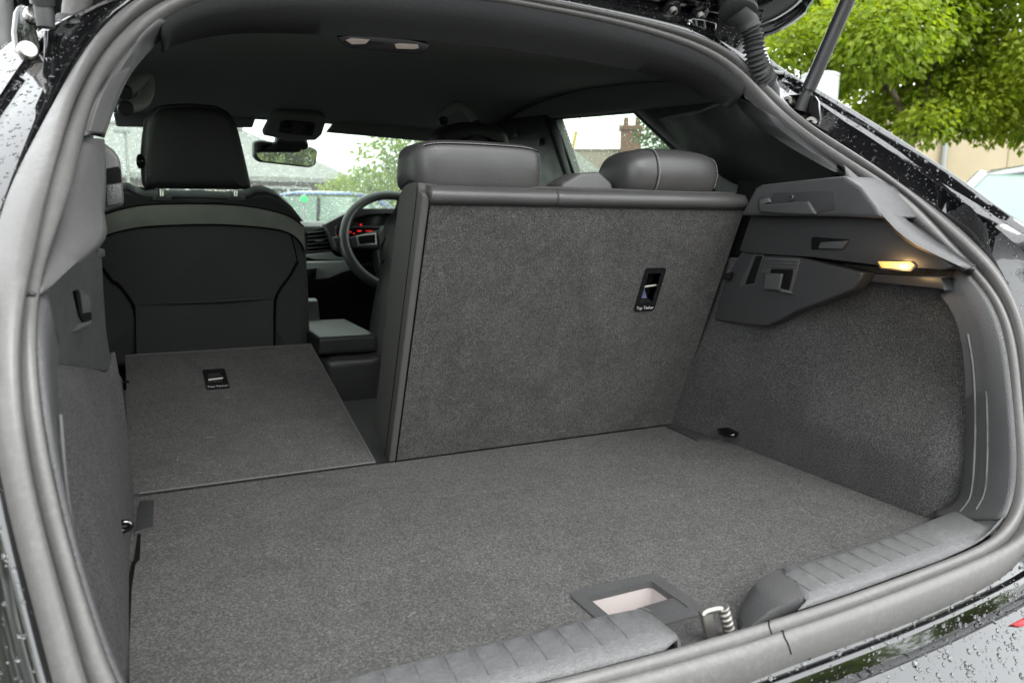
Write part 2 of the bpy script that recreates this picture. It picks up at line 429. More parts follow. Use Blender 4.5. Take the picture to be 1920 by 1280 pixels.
# ---- header trim over the opening, cloth headliner behind it
top = [i for i in range(LN) if loops[0][i].z > 1.300]
A = [loops[0][i] for i in top]                                            # right pillar seam to left pillar seam
low = smooth_curve([(.440, -.150, 1.290), (.425, -.125, 1.300), (.385, -.12, 1.318), (.30, -.12, 1.331), (.18, -.12, 1.338), (.0, -.12, 1.343), (-.06, -.12, 1.343), (-.20, -.12, 1.337), (-.35, -.12, 1.327), (-.428, -.125, 1.306), (-.440, -.150, 1.292)], len(A))
A1 = [a+V((0, .012, -.004)) for a in A]
mid = [a.lerp(b, .45)+V((0, -.018, -.010)) for a, b in zip(A1, low)]
grid('header_trim', [A, [a.lerp(b, .5)+V((0, -.006, -.003)) for a, b in zip(A1, mid)], mid, [a.lerp(b, .55)+V((0, -.008, -.012)) for a, b in zip(mid, low)], low, [p+V((0, .012, .014)) for p in low]], 'weave', car, .003)
def roof_z(x, y):
    z = 1.388-.015*x*x-.02*x**4
    z += .042*math.sin(math.pi*min(1, max(0, (y-.12)/1.12)))
    z += -.030*max(0, (.25-y)/.4)**2 - .030*max(0, (y-.55)/.75)**2.2
    return z
rows = []
for iy in range(25):
    y = -.14+iy*(1.36/24); rows.append([V((x, y, roof_z(x, y))) for x in [(-.60+1.2*j/28) for j in range(29)]])
grid('headliner', rows, 'headliner', car, .006)

# ---- roof lamp in the headliner
c0 = pZ(718, 86, 1.350)
rl = part_empty('roof_lamp', car)
LN_ = V((0, -1, -.55)).normalized()
def rlp(x, y, d=0.): return pP(x, y, c0+LN_*d, LN_)
slab('lamp_bezel', round_poly([rlp(*p) for p in ((634, 70), (668, 66), (770, 75), (808, 84), (796, 101), (765, 101), (652, 90), (638, 80))], .006, 3), LN_*-.03, 'gloss', rl, .003, 3)
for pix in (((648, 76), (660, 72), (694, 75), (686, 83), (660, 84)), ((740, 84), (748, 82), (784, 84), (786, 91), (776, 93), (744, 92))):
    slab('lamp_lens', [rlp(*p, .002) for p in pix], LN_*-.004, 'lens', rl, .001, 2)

# ---- pillar trims beside the opening (both sides from one set of points)
def ribbon(name, cols, mat, parent, n=40, thick=.004, both=True, angle=50):
    rr = [smooth_curve(c, n) for c in cols]
    o = grid(name, rr, mat, parent, thick, angle=angle)
    if both: grid(name, [[mir(p) for p in r] for r in rr], mat, parent, thick, angle=angle)
    return o
def seg(loop, z0, z1, n=14):                                            # right half of a rubber line between two heights
    pts = [p for p in half[loop] if z0 <= p.z <= z1 and p.y < 0 and p.x > .3]
    return resample(pts, n)
S_up = seg(0, 1.118, 1.268, 12)
ridge_in = [pX(1572, 326, .505), pX(1528, 302, .500), pX(1458, 259, .490), pX(1400, 208, .474), pX(1376, 176, .462)]
ridge_in = smooth_curve(ridge_in, 12)
inner_c = [V((.585, -.12, 1.135)), V((.588, -.02, 1.165)), V((.588, .06, 1.205)), V((.572, .13, 1.255)), V((.545, .16, 1.30))]
inner_c = smooth_curve(inner_c, 12)
ribbon('pillar_trim', [S_up, [a.lerp(b, .5)+V((-.004, -.006, .0)) for a, b in zip(S_up, ridge_in)], ridge_in, [a+V((.012, .02, 0)) for a in ridge_in], [a.lerp(b, .5)+V((.02, 0, 0)) for a, b in zip(ridge_in, inner_c)], inner_c], 'plastic_smooth', car, 30, both=False)
# ribbed cap on the other pillar
lcap_o = [(298, 35), (234, 94), (197, 155), (173, 199), (156, 256)]
lcap_i = [(318, 62), (291, 82), (248, 131), (222, 180), (193, 258)]
ys_o = [-.202, -.217, -.264, -.320, -.367]
ys_i = [-.165, -.165, -.190, -.235, -.30]
co = [pY(*p, y-.012) for p, y in zip(lcap_o, ys_o)]; ci = [pY(*p, y-.012) for p, y in zip(lcap_i, ys_i)]
for q in range(9):
    f_ = .18+.075*q; tube('trim_rib', smooth_curve([a_.lerp(b_, f_)+V((.003, -.009, .004)) for a_, b_ in zip(co[2:], ci[2:])], 16), .0010, 'plastic_grey', car, 5)
grid('pillar_cap', [smooth_curve(co, 30), smooth_curve([a.lerp(b, .35)+V((.002, -.006, .003)) for a, b in zip(co, ci)], 30), smooth_curve([a.lerp(b, .8)+V((.002, -.006, .003)) for a, b in zip(co, ci)], 30), smooth_curve(ci, 30), smooth_curve([p+V((-.03, .03, .01)) for p in ci], 30)], 'plastic_grey', car, .003)

# ---- lower jamb trim (grained) from the rubber to the carpet, both sides
S_lo = [p for p in half[0] if .715 <= p.z <= 1.035 and p.x > .4]; S_lo = resample(S_lo, 16)
jam = smooth_curve([pX(1752, 968, .500), pX(1798, 942, .514), pX(1811, 850, .536), pX(1813, 740, .546), pX(1806, 650, .548), pX(1790, 590, .548), pX(1765, 553, .546)], 16)
jam2 = [p+V((.045, .030, 0)) for p in jam]
S_lo2 = [a.lerp(b, .16)+V((-.004, -.004, 0)) for a, b in zip(S_lo, jam)]
ribbon('jamb_trim', [S_lo, S_lo2, [a.lerp(b, .6)+V((-.002, -.006, 0)) for a, b in zip(S_lo, jam)], jam, jam2], 'plastic', car, 40, .003)
for side in (1, -1):
    for dx, i0 in ((.010, 3), (.030, 3)):                              # two fine beads on the jamb
        pts = []
        for a, b in zip(S_lo[i0-2:13-(4 if dx > .02 else 0)], jam[i0-2:13-(4 if dx > .02 else 0)]):
            p = b.lerp(a, dx/.075)+V((-.004, -.006, 0)); pts.append(p if side > 0 else mir(p))
        tube('trim_bead', smooth_curve(pts, 24), .0016, 'plastic_grey', car, 6)

# ---- boot side linings: carpet wall with wheel arch
def wall_x(y, z):
    t = min(1, max(0, (-y-.18)/.36)); t = t*t*(3-2*t)
    u = (z-FZ)/.34
    f = 0 if u < .22 else math.sin(min(1, (u-.22)/.55)*math.pi/2)**1.4 if u < .77 else 1-.45*min(1, (u-.77)/.23)**1.5
    return .514-.022*min(1, max(0, (y+.16)/.16)) + .010*(1-t)*min(1, max(0, (u-.4)/.3)) + .085*t*f + .055*min(1, max(0, (-y-.545)/.05))**2
rows = []
for j in range(28):
    z = FZ-.01+j*(.36/27); rows.append([V((min(.578, wall_x(y, z)), y-.40*max(0, z-FZ)*min(1, max(0, (y+.3)/.3)), z)) for y in [(.015-(.625-.05*min(1, max(0, (z-.86)/.12)))*i/33) for i in range(34)]])
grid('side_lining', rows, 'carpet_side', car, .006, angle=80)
# the other lining is met edge-on: from the hook panel's lower edge down to the floor
def pL(x, y, d=0.): return pY(x, y, -.560+(x-66)/139*.42-d*1.5)
tl_ = smooth_curve([pL(70, 683), pL(110, 686), pL(160, 691), pL(200, 697), pL(206, 692)+V((.004, .02, .02)), V((-.522, -.075, .885)), V((-.514, .0, .85))], 34)
bl_f = smooth_curve([V((-.560, -.60, FZ-.01)), V((-.530, -.57, FZ-.01)), V((-.517, -.50, FZ-.01)), V((-.517, -.35, FZ-.01)), V((-.517, -.20, FZ-.01)), V((-.512, -.10, FZ-.01)), V((-.510, .01, FZ-.01))], 34)
rows = []
for j in range(12):
    t_ = j/11; rows.append([a_.lerp(b_, t_)+V((.010*math.sin(math.pi*t_)*math.sin(math.pi*i_/33), 0, 0)) for i_, (a_, b_) in enumerate(zip(tl_, bl_f))])
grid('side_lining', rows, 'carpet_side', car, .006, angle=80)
for s in (1, -1):
    slab('inner_wall', [V((s*.598, .02, .55)), V((s*.598, .02, 1.20)), V((s*.598, -.28, 1.20)), V((s*.598, -.50, 1.03)), V((s*.598, -.58, .95)), V((s*.598, -.60, .55))], (s*.012, 0, 0), 'plastic_smooth', car, .002)
# ---- right-hand boot trim: shelf support, handle panel, hook panel, lamp
def px_slab(name, pix, X, depth, mat, parent, bev=.003, r=None, seg_=2, **kw):
    pts = [pX(x, y, X(x, y) if callable(X) else X) for x, y in pix]
    return slab(name, pts, depth, mat, parent, bev, seg_)
rt = part_empty('boot_trim', car)
slab('gap_shade', [pX(x, y, .512) for x, y in ((1385, 340), (1440, 340), (1425, 500), (1345, 540), (1355, 500))], (.004, 0, 0), 'black', rt, 0)  # black sheet added to paint the shade between seat and trim
# middle panel with the pull handle
XM = .492
px_slab('handle_panel', [(1408, 404), (1640, 398), (1655, 402), (1715, 452), (1790, 500), (1765, 506), (1640, 497), (1520, 482), (1410, 475), (1385, 470)], XM, (.05, 0, 0), 'plastic_smooth', rt, .003)
# shelf support block
blk = [(1416, 352), (1428, 346), (1545, 333), (1582, 330), (1612, 350), (1640, 385), (1655, 408), (1640, 409), (1580, 406), (1388, 404)]
px_slab('shelf_support', blk, .462, (.09, 0, 0), 'plastic', rt, .006, seg_=3)
# upper ledge of the support and stepped recess on its face
px_slab('support_recess', [(1420, 386), (1420, 372), (1442, 372), (1450, 362), (1565, 358), (1566, 392), (1520, 404), (1424, 400)], .4605, (.004, 0, 0), 'plastic_smooth', rt, .0015)
px_slab('support_rib', [(1422, 384), (1500, 378), (1514, 377), (1529, 402), (1512, 403), (1424, 398)], .455, (.007, 0, 0), 'plastic', rt, .003, seg_=3)
px_slab('support_tab', [(1424, 374), (1440, 371), (1443, 379), (1424, 386)], .456, (.006, 0, 0), 'plastic_grey', rt, .002)
disc('screw', pX(1485, 371, .4605), (-1, 0, 0), .0055, .004, 'plastic_smooth', rt, 16, .0025)
# sloping wing between the block and the rubber
wing_o = smooth_curve([half[0][nearest(half[0]+[V((9,9,9))]*(LN-NS), p)] for p in (pX(1572, 326, .53), pX(1642, 363, .54), pX(1721, 438, .55), pX(1830, 512, .557))], 14)
wing_i = smooth_curve([pX(1583, 332, .468), pX(1645, 392, .466), pX(1702, 448, .470), pX(1812, 505, .495)], 14)
grid('shelf_wing', [wing_o, [a.lerp(b, .4)+V((-.003, -.010, .004)) for a, b in zip(wing_o, wing_i)], [a.lerp(b, .85)+V((-.002, -.006, .003)) for a, b in zip(wing_o, wing_i)], wing_i, [p+V((.02, .015, -.004)) for p in wing_i]], 'plastic', rt, .003, angle=60)
# pull handle
px_slab('handle_recess', [(1521, 446), (1526, 444), (1591, 449), (1592, 453), (1580, 468), (1521, 468)], XM-.0012, (.003, 0, 0), 'black', rt, .0006)
px_slab('pull_handle', [(1538, 454), (1589, 451), (1578, 467), (1533, 466)], XM-.006, (.006, 0, 0), 'plastic', rt, .0018)
# lower hook panel
XH = .497
hookp = [(1410, 474), (1440, 479), (1500, 482), (1560, 497), (1618, 511), (1612, 524), (1597, 543), (1540, 566), (1492, 583), (1462, 600), (1436, 611), (1412, 610), (1338, 600), (1352, 545), (1372, 500), (1392, 470)]
px_slab('hook_panel', hookp, XH, (.03, 0, 0), 'plastic_smooth', rt, .004, seg_=3)
px_slab('hook_channel', [(1414, 476), (1432, 478), (1414, 533), (1388, 540), (1386, 532)], XH-.0015, (.004, 0, 0), 'plastic', rt, .0012)
px_slab('hook_channel', [(1417, 479), (1429, 480), (1413, 531), (1396, 534)], XH-.003, (.004, 0, 0), 'black', rt, .0012)
px_slab('hook_plate', [(1434, 482), (1500, 485), (1484, 548), (1460, 544), (1466, 514), (1425, 512)], XH-.002, (.004, 0, 0), 'plastic', rt, .0015)
for i in range(3):
    px_slab('hook_ridge', [(1436-i*2, 487+i*6), (1496-i*2, 490+i*6), (1495-i*2, 492+i*6), (1435-i*2, 489+i*6)], XH-.0032, (.002, 0, 0), 'plastic_smooth', rt, .0003)
px_slab('hook_slot', [(1444, 508), (1447, 504), (1484, 505), (1486, 510), (1478, 545), (1462, 543), (1468, 515), (1444, 513)], XH-.0038, (.003, 0, 0), 'black', rt, .0008)
px_slab('hook_tongue', [(1434, 512), (1466, 513), (1460, 545), (1430, 543)], XH-.007, (.007, 0, 0), 'plastic', rt, .003, seg_=3)
px_slab('hook_lip', [(1460, 541), (1478, 545), (1485, 551), (1462, 547)], XH-.007, (.006, 0, 0), 'plastic_grey', rt, .0015)
# underside pocket with the lit lamp
px_slab('lamp_shelf', [(1560, 499), (1618, 512), (1765, 520), (1772, 545), (1760, 541), (1620, 527)], .525, (.02, 0, 0), 'plastic_smooth', rt, .002)
bl = part_empty('boot_lamp', car)
px_slab('lamp_housing', [(1640, 489), (1712, 490), (1719, 499), (1708, 509), (1650, 505)], .4905, (.03, 0, 0), 'plastic_smooth', bl, .001)
px_slab('lamp_lens', [(1645, 490), (1707, 491), (1714, 497), (1706, 505), (1652, 502)], .4895, (.004, 0, 0), 'lamp_on', bl, .001)
#px_slab('lamp_clip', [(1577, 487), (1589, 488), (1591, 496), (1580, 495)], .4895, (.004, 0, 0), 'lamp_on', bl, .0008)

lp = D.lights.new('boot_lamp_glow', 'POINT'); lp.energy = .06; lp.color = (1., .62, .25); lp.shadow_soft_size = .012
lo = D.objects.new('boot_lamp_glow', lp); link(lo, bl); lo.location = pX(1684, 503, .482)
# ---- left-hand boot trim
lt = part_empty('boot_trim', car)
PL0, PLN = V((-.548, -.6, 0)), V((.47, -.030, 0)).normalized()
def pL(x, y, d=0.): return pY(x, y, -.560+(x-66)/139*.42-d*1.5)
def lslab(name, pix, d, th, mat, bev=.003, seg_=2): return slab(name, [pL(x, y, d) for x, y in pix], V((-1, .35, 0))*th, mat, lt, bev, seg_)
lslab('hook_panel', [(66, 548), (110, 512), (168, 470), (191, 470), (194, 540), (200, 620), (209, 680), (205, 694), (196, 697), (140, 688), (84, 684), (72, 620)], 0, .02, 'plastic', .003, 3)
lslab('hook_slot', [(142, 545), (148, 543), (156, 584), (172, 586), (172, 599), (157, 604), (150, 592)], .034, .002, 'black', .0003)
lslab('hook_tongue', [(152, 545), (168, 556), (171, 585), (157, 588)], .040, .004, 'plastic_grey', .0015)
lslab('hook_lip', [(140, 621), (149, 608), (172, 601), (171, 609)], .040, .004, 'plastic_grey', .0012)
lslab('support_tab', [(186, 464), (197, 467), (198, 481), (184, 484)], .010, .02, 'plastic', .002)
# pale wing plate between the rubber and the shelf support, facing the opening
wo = [loops[0][0]]
wl_o = smooth_curve([mir(p) for p in (V((.524, -.366, 1.159)), V((.531, -.400, 1.133)), V((.543, -.432, 1.105)), V((.550, -.466, 1.075)), V((.557, -.535, 1.032)), V((.558, -.548, 1.024)))], 16)
wl_i = smooth_curve([pY(193, 262, -.31), pY(196, 300, -.31), pY(196, 350, -.33), pY(193, 400, -.36), pY(190, 455, -.42), pY(75, 543, -.53)], 16)
grid('shelf_wing', [wl_o, [a.lerp(b, .3)+V((.003, -.008, 0)) for a, b in zip(wl_o, wl_i)], [a.lerp(b, .8)+V((.003, -.008, 0)) for a, b in zip(wl_o, wl_i)], wl_i, [p+V((-.02, .04, -.01)) for p in wl_i]], 'plastic_grey', lt, .003, angle=60)
def ys_(name, pix, Y, depth, mat, bev=.003, seg_=2): return slab(name, [pY(x, y, Y) for x, y in pix], depth, mat, lt, bev, seg_)
ys_('shelf_support', [(160, 262), (190, 264), (212, 280), (225, 296), (229, 340), (232, 384), (197, 396), (160, 400)], -.29, (0, .12, 0), 'plastic_grey', .006, 3)
ys_('support_recess', [(199, 316), (222, 312), (226, 318), (228, 342), (199, 346)], -.2915, (0, .004, 0), 'black', .0008)
ys_('support_block', [(199, 347), (228, 343), (230, 380), (200, 388)], -.297, (0, .006, 0), 'plastic', .0025)

# ---- loading sill: two plastic covers, ribbed treads, striker between them
sill = part_empty('loading_sill', car)
ZS = .698
def sill_pts(pix, z=ZS): return [pZ(x, y, z) for x, y in pix]
def sill_cover(far, near, front):
    """far edge, front edge of the top (pixels on the top plane), bottom line at the rubber"""
    n = 30
    f0 = smooth_curve(sill_pts(far), n); n0 = smooth_curve(sill_pts(near), n); b0 = smooth_curve(front, n)
    fd = [p+V((0, .010, -.006)) for p in f0]; fdd = [p+V((0, .012, -.05)) for p in f0]
    nb = [p+V((0, -.004, -.003)) for p in n0]
    return grid('sill_cover', [fdd, fd, f0, [a.lerp(b, .5)+V((0, 0, .001)) for a, b in zip(f0, n0)], n0, nb, b0], 'plastic_sill', sill, .002, angle=35)
def rub(x): 
    i = min(range(NS), key=lambda i: abs(half[0][i].x-abs(x)) if half[0][i].z < .72 else 9); p = half[0][i]; return V((x, p.y+.003, p.z+.002))
sill_cover([(1470, 1066), (1525, 1052), (1600, 1029), (1681, 1003), (1760, 973), (1818, 950), (1862, 930)], [(1506, 1118), (1560, 1100), (1640, 1073), (1712, 1047), (1800, 1011), (1878, 977), (1912, 962)],
           [rub(x) for x in (.105, .17, .23, .29, .36, .44, .49)])
sill_cover([(420, 1332), (610, 1283), (760, 1246), (960, 1198), (1100, 1163), (1205, 1141)], [(560, 1372), (740, 1322), (860, 1291), (960, 1265), (1110, 1227), (1266, 1188)],
           [rub(x) for x in (-.46, -.38, -.32, -.24, -.16, -.065)])
# the rounded end pieces towards the striker
e1 = sill_pts([(1470, 1066), (1440, 1078), (1418, 1090), (1398, 1108), (1386, 1128)], ZS)
for i, p in enumerate(e1): p.z = (ZS, ZS, ZS-.002, ZS-.010, ZS-.022)[i]
e1 = smooth_curve([V((p.x, p.y, p.z)) for p in e1], 12)
e2 = smooth_curve([sill_pts([(1506, 1118)])[0], V((.075, -.699, .703)), V((.055, -.700, .697)), V((.040, -.700, .690)), V((.030, -.700, .683))], 12)
e3 = [p+V((0, -.003, -.012)) for p in e2]
grid('sill_end', [[p+V((0, .008, -.04)) for p in e1], e1, [a.lerp(b, .5)+V((0, 0, .002)) for a, b in zip(e1, e2)], e2, e3], 'plastic', sill, .002, angle=50)
e1 = smooth_curve([sill_pts([(1205, 1141)])[0], sill_pts([(1230, 1150)])[0]+V((0, 0, -.006)), sill_pts([(1245, 1162)])[0]+V((0, 0, -.03))], 8)
e2 = smooth_curve([sill_pts([(1266, 1188)])[0], sill_pts([(1275, 1192)])[0]+V((0, 0, -.006)), sill_pts([(1285, 1200)])[0]+V((0, 0, -.03))], 8)
grid('sill_end', [e1, e2, [p+V((0, -.008, -.02)) for p in e2]], 'plastic_sill', sill, .002)
# tread pads: the raised ribs on both covers share one mesh
pa, pb, pc, pd = sill_pts([(1470, 1074), (1496, 1066), (1544, 1098), (1520, 1106)], ZS+.0024)
proto = slab('tread_rib', [pa, pb, pc, pd], (0, 0, -.003), 'plastic_sill', sill, .0008, 2)
rib_me = proto.data
edge_r = [sill_pts([q])[0] for q in ((1470, 1074), (1540, 1053), (1620, 1027), (1700, 1000), (1780, 969), (1830, 950))]
edge_r = smooth_curve(edge_r, 60)
L_tot = 0
base = pa.copy()
def rib_at(p):
    o = D.objects.new('tread_rib', rib_me); link(o, sill); d = p-base; o.location = (d.x, d.y, 0); return o
xs = [i*.0285 for i in range(1, 13)]
for dx in xs:
    x = base.x+dx
    if x < .40:
        y = min(edge_r, key=lambda q: abs(q.x-x)).y; rib_at(V((x, y, 0)))
edge_l = smooth_curve(sill_pts([(420, 1342), (610, 1293), (760, 1256), (960, 1208), (1100, 1173), (1190, 1150)]), 60)
for i in range(16):
    x = edge_l[-1].x-.030-i*.0285
    if x > -.47:
        y = min(edge_l, key=lambda q: abs(q.x-x)).y; rib_at(V((x, y+.004, 0)))
# carpet strip under the striker
slab('sill_carpet', [V((-.075, -.705, .682)), V((.06, -.705, .682)), V((.06, -.62, .668)), V((-.075, -.62, .668))], (0, 0, -.02), 'carpet_side', sill, .002)
# striker: U-bar with a coiled rubber sleeve
stk = part_empty('lock_striker', car)
q0 = pZ(1395, 1196, .695)
def sp(x, y): return pY(x, y, -.690)
slab('striker_plate', [sp(1316, 1150), sp(1322, 1146), sp(1336, 1146), sp(1346, 1198), sp(1328, 1200)], (0, .006, 0), 'steel_dull', stk, .001)
tube('striker_bar', smooth_curve([sp(1320, 1152), sp(1324, 1146), sp(1345, 1141), sp(1352, 1141)], 12), .0032, 'steel_dull', stk, 8)
a, b = sp(1355, 1137), sp(1371, 1196)
pts = [a.lerp(b, i/44) for i in range(45)]
tube('striker_sleeve', pts, [.0058+.0006*math.sin(i*2*math.pi/7)*(1 if i < 36 else 0) for i in range(45)], 'steel_dull', stk, 14)

# ---- boot corners: tie-down rings and small plates
def ring_at(name, pts, r, mat='chrome_dark'): 
    t = part_empty(name, car); tube('ring', smooth_curve(pts, 18), r, mat, t, 8); return t
t = ring_at('tie_down', [pY(214, 986, -.34), pY(236, 978, -.34), pY(246, 984, -.34), pY(238, 992, -.34), pY(215, 997, -.34)], .0032)
t = ring_at('tie_down', [pX(1348, 806, .505), pX(1352, 812, .492), pX(1362, 816, .488), pX(1376, 815, .492), pX(1380, 811, .508)], .0035)
slab('ring_cup', [pX(x, y, .503) for x, y in ((1344, 803), (1362, 801), (1382, 810), (1380, 819), (1362, 816))], (.004, 0, 0), 'black', t, .001)
slab('corner_plate', [pZ(x, y, .674) for x, y in ((263, 938), (288, 936), (287, 986), (252, 998))], (0, 0, -.006), 'plastic_smooth', car, .001)
slab('corner_plate', [pZ(x, y, .674) for x, y in ((1250, 797), (1262, 793), (1338, 822), (1308, 824))], (0, 0, -.006), 'plastic_smooth', car, .001)
slab('floor_gap', [pZ(x, y, .6715) for x, y in ((258, 1000), (251, 1050), (247, 1052), (238, 1100), (232, 1200), (243, 1200), (247, 1100), (254, 1054), (262, 1046), (264, 1000))], (0, 0, -.004), 'black', car, .0004)

# ================================================================== boot floor board
board = empty('boot_floor_board', (0, -.35, FZ), 'flat grey carpeted load floor board with a recessed pull handle', 'boot floor')
h0, h1 = pZ(1096, 1130, FZ), pZ(1250, 1112, FZ)
hx0, hx1 = pZ(1092, 1122, FZ).x+.004, pZ(1228, 1100, FZ).x+.004
hy1 = pZ(1150, 1107, FZ).y; hy0 = hy1-.072
plate_hole('carpet', lambda u, v: V((u, v, FZ)), [-.514, hx0, hx1, .516], [-.70, hy0, hy1, .0], 'carpet_floor', board, (0, 0, -.022))
hd = part_empty('pull_handle', board)
def rect_frame(name, x0, x1, y0, y1, wd, z, th, mat, parent):
    o = round_poly([(x0-wd, y0-wd), (x1+wd, y0-wd), (x1+wd, y1+wd), (x0-wd, y1+wd)], .014, 4); i = round_poly([(x0, y0), (x1, y0), (x1, y1), (x0, y1)], .007, 4)
    n = len(o); rows = [[V((p[0], p[1], z-th)) for p in o], [V((p[0], p[1], z)) for p in o], [V((p[0], p[1], z)) for p in i], [V((p[0], p[1], z-th-.004)) for p in i]]
    return grid(name, rows, mat, parent, closed=True, angle=30)
rect_frame('handle_bezel', hx0+.001, hx1-.001, hy0+.001, hy1-.001, .016, FZ+.0022, .004, 'plastic', hd)
cup = bmesh.new()
zc = FZ-.042
vs = [(hx0, hy0, FZ), (hx1, hy0, FZ), (hx1, hy1, FZ), (hx0, hy1, FZ), (hx0+.006, hy0+.006, zc), (hx1-.006, hy0+.006, zc), (hx1-.006, hy1-.004, zc), (hx0+.006, hy1-.004, zc)]
q = [cup.verts.new(v) for v in vs]
for f in ((4, 5, 6, 7), (0, 1, 5, 4), (1, 2, 6, 5), (2, 3, 7, 6), (3, 0, 4, 7)): cup.faces.new([q[i] for i in f])
bmesh.ops.recalc_face_normals(cup, faces=cup.faces); bevel_all(cup, .004, 3)
finish(cup, 'handle_cup', 'pink_cup', hd)
slab('handle_flap', [V((hx0+.030, hy0-.004, FZ+.001)), V((hx1+.010, hy0-.004, FZ+.001)), V((hx1+.006, hy0+.030, FZ+.001)), V((hx0+.04, hy0+.030, FZ-.001))], (0, 0, -.004), 'plastic', hd, .0015)

# ================================================================== back bench, wide part upright
TILT = math.atan2(.178, .443)
SU = V((0, -math.sin(TILT), math.cos(TILT)))          # up along the backrest
SN = V((0, -math.cos(TILT), -math.sin(TILT)))         # out of its carpeted face
S0 = V((0, .001, FZ))
def pS(x, y, d=0.): return pP(x, y, S0+SN*d, SN)
def sp_(x, s, d=0.): return S0+V((x, 0, 0))+SU*s+SN*d
bench = empty('bench_seat', (.19, .05, .6), 'wide upright bench backrest with grey carpeted rear and two low headrests', 'car seat')
XL, XR, SH = -.112, .489, .478
SH = (pS(797, 374)-S0).dot(SU)
t0, t1, t2, t3 = pS(1215, 512), pS(1242, 510), pS(1220, 566), pS(1199, 567)
tx0, tx1 = (t0.x+t3.x)/2, (t1.x+t2.x)/2
ts0, ts1 = (t2-S0).dot(SU), (t0-S0).dot(SU)
plate_hole('carpet_panel', lambda u, v: sp_(u, v, 0), [XL+.004, tx0, tx1, XR-.001], [.003, ts0, ts1, SH], 'carpet_seat', bench, SN*-.016)
# cloth covered core behind the carpet, gusset seen on its side
def core_pts(x): return [sp_(x, v, d) for d, v in ((-.0165, 0), (-.0165, SH+.004), (-.020, SH+.012), (-.030, SH+.014), (-.060, SH+.004), (-.088, SH-.012), (-.100, SH-.028), (-.104, SH-.05), (-.104, 0))]
slab('cover', core_pts(XL-.001), V((XR-.003-XL, 0, 0)), 'gusset', bench, .008, 4)
slab('edge_strip', [sp_(XL-.002, .002, .0012), sp_(XL+.010, .002, .0012), sp_(XL+.010, SH-.002, .0012), sp_(XL+.006, SH+.006, .0012), sp_(XL-.002, SH+.008, .0012)], SN*-.022, 'gusset', bench, .003, 3)
tube('piping', smooth_curve([sp_(XL-.0025, SH*.0+s_, d) for s_, d in ((.0, -.020), (SH*.5, -.020), (SH-.01, -.021), (SH+.012, -.03), (SH+.006, -.060), (SH-.026, -.100))], 40), .0005, 'black', bench, 6)
tube('piping', [sp_(XL+.0105, s_, .0012) for s_ in [i*SH/12 for i in range(13)]], .0012, 'black', bench, 6)
# leather roll along the top, in two lengths with a seam
def roll(x0, x1):
    prof = [(-.012, -.010), (.003, -.006), (.008, .003), (.006, .012), (-.005, .018), (-.026, .013), (-.070, -.006), (-.096, -.020), (-.106, -.034), (-.104, -.052)]
    rows = []
    for i, f in enumerate((0, .004, .012, .03, .2, .5, .8, .97, .988, .996, 1)):
        k = (.93, .975, .99, 1, 1, 1, 1, 1, .99, .975, .93)[i]
        rows.append([sp_(x0+(x1-x0)*f, SH+.0+(s_-.0)*k, -.045+(d+.045)*k) for d, s_ in prof])
    rows = [[sum(rows[0], V((0, 0, 0)))/10]*10] + rows + [[sum(rows[-1], V((0, 0, 0)))/10]*10]
    return grid('bolster', rows, 'leather', bench, closed=True, angle=60)
xm = pS(1049, 362, .005).x
roll(XL+.010, xm); roll(xm, XR-.002)
# headrests
def headrest(x0, x1, y0, y1, z0, z1, lean, mat, parent, seam=None, topw=.86, ex=.46, cr=.14):
    """wide low cushion, rounded, its top leaning by lean"""
    rows = []; nx, npf = 26, 32
    for i in range(nx+1):
        f = .5-.5*math.cos(math.pi*(.02+.96*i/nx)); e = (1-abs(2*f-1)**8.)**.32
        x = x0+(x1-x0)*f; row = []
        crown = cr*abs(2*f-1)**2.2
        for j in range(npf):
            a = 2*math.pi*j/npf; c_, s_ = math.cos(a), math.sin(a)
            cy, cz = math.copysign(abs(c_)**ex, c_), math.copysign(abs(s_)**ex, s_)
            zz = (z0+z1)/2+(z1-z0)/2*cz*e*(1-crown*max(0, cz))
            yy = (y0+y1)/2+(y1-y0)/2*cy*e*(1-(1-topw)*max(0, cz))-lean*(zz-z0)
            row.append(V((x, yy, zz)))
        rows.append(row)
    rows = [[sum(rows[0], V((0, 0, 0)))/npf]*npf]+rows+[[sum(rows[-1], V((0, 0, 0)))/npf]*npf]
    o = grid('headrest', rows, mat, parent, closed=True, angle=70)
    return o, rows
for x0_, x1_ in ((-.092, .090), (.268, .436)):
    box('headrest_gap_shade', (x0_, -.150, 1.098), (x1_, -.05, 1.128), 'black', bench, .004)  # black filler painting the shadow gap between headrest and bolster
hr1, rw = headrest(-.116, .099, -.158, -.030, 1.121, 1.201, .16, 'leather', bench, ex=.36, cr=.10)
tube('seam', [r[13] + V((0, -.0006, .0002)) for r in rw[5:-5]], .0009, 'black', hr1, 6)
def stitches(row_pts, parent, step=.0045, rad=.00055):
    pts = resample(row_pts, max(2, int(sum((b-a).length for a, b in zip(row_pts, row_pts[1:]))/step)))
    bm = bmesh.new()
    for a, b in zip(pts, pts[1:]):
        c_ = a.lerp(b, .68); d = (c_-a)
        if d.length < 1e-6: continue
        u = d.orthogonal().normalized()*rad; w_ = d.cross(u).normalized()*rad
        A_ = [bm.verts.new(a+o_) for o_ in (u, w_, -u, -w_)]; B_ = [bm.verts.new(c_+o_) for o_ in (u, w_, -u, -w_)]
        for k_ in range(4): bm.faces.new([A_[k_], A_[(k_+1) % 4], B_[(k_+1) % 4], B_[k_]])
        bm.faces.new(A_[::-1]); bm.faces.new(B_)
    o = finish(bm, 'stitching', 'stitch', parent, False); o['kind'] = 'stuff'; return o
stitches([r[13].lerp(r[12], .5)+V((0, -.0009, .0002)) for r in rw[5:-5]], hr1)
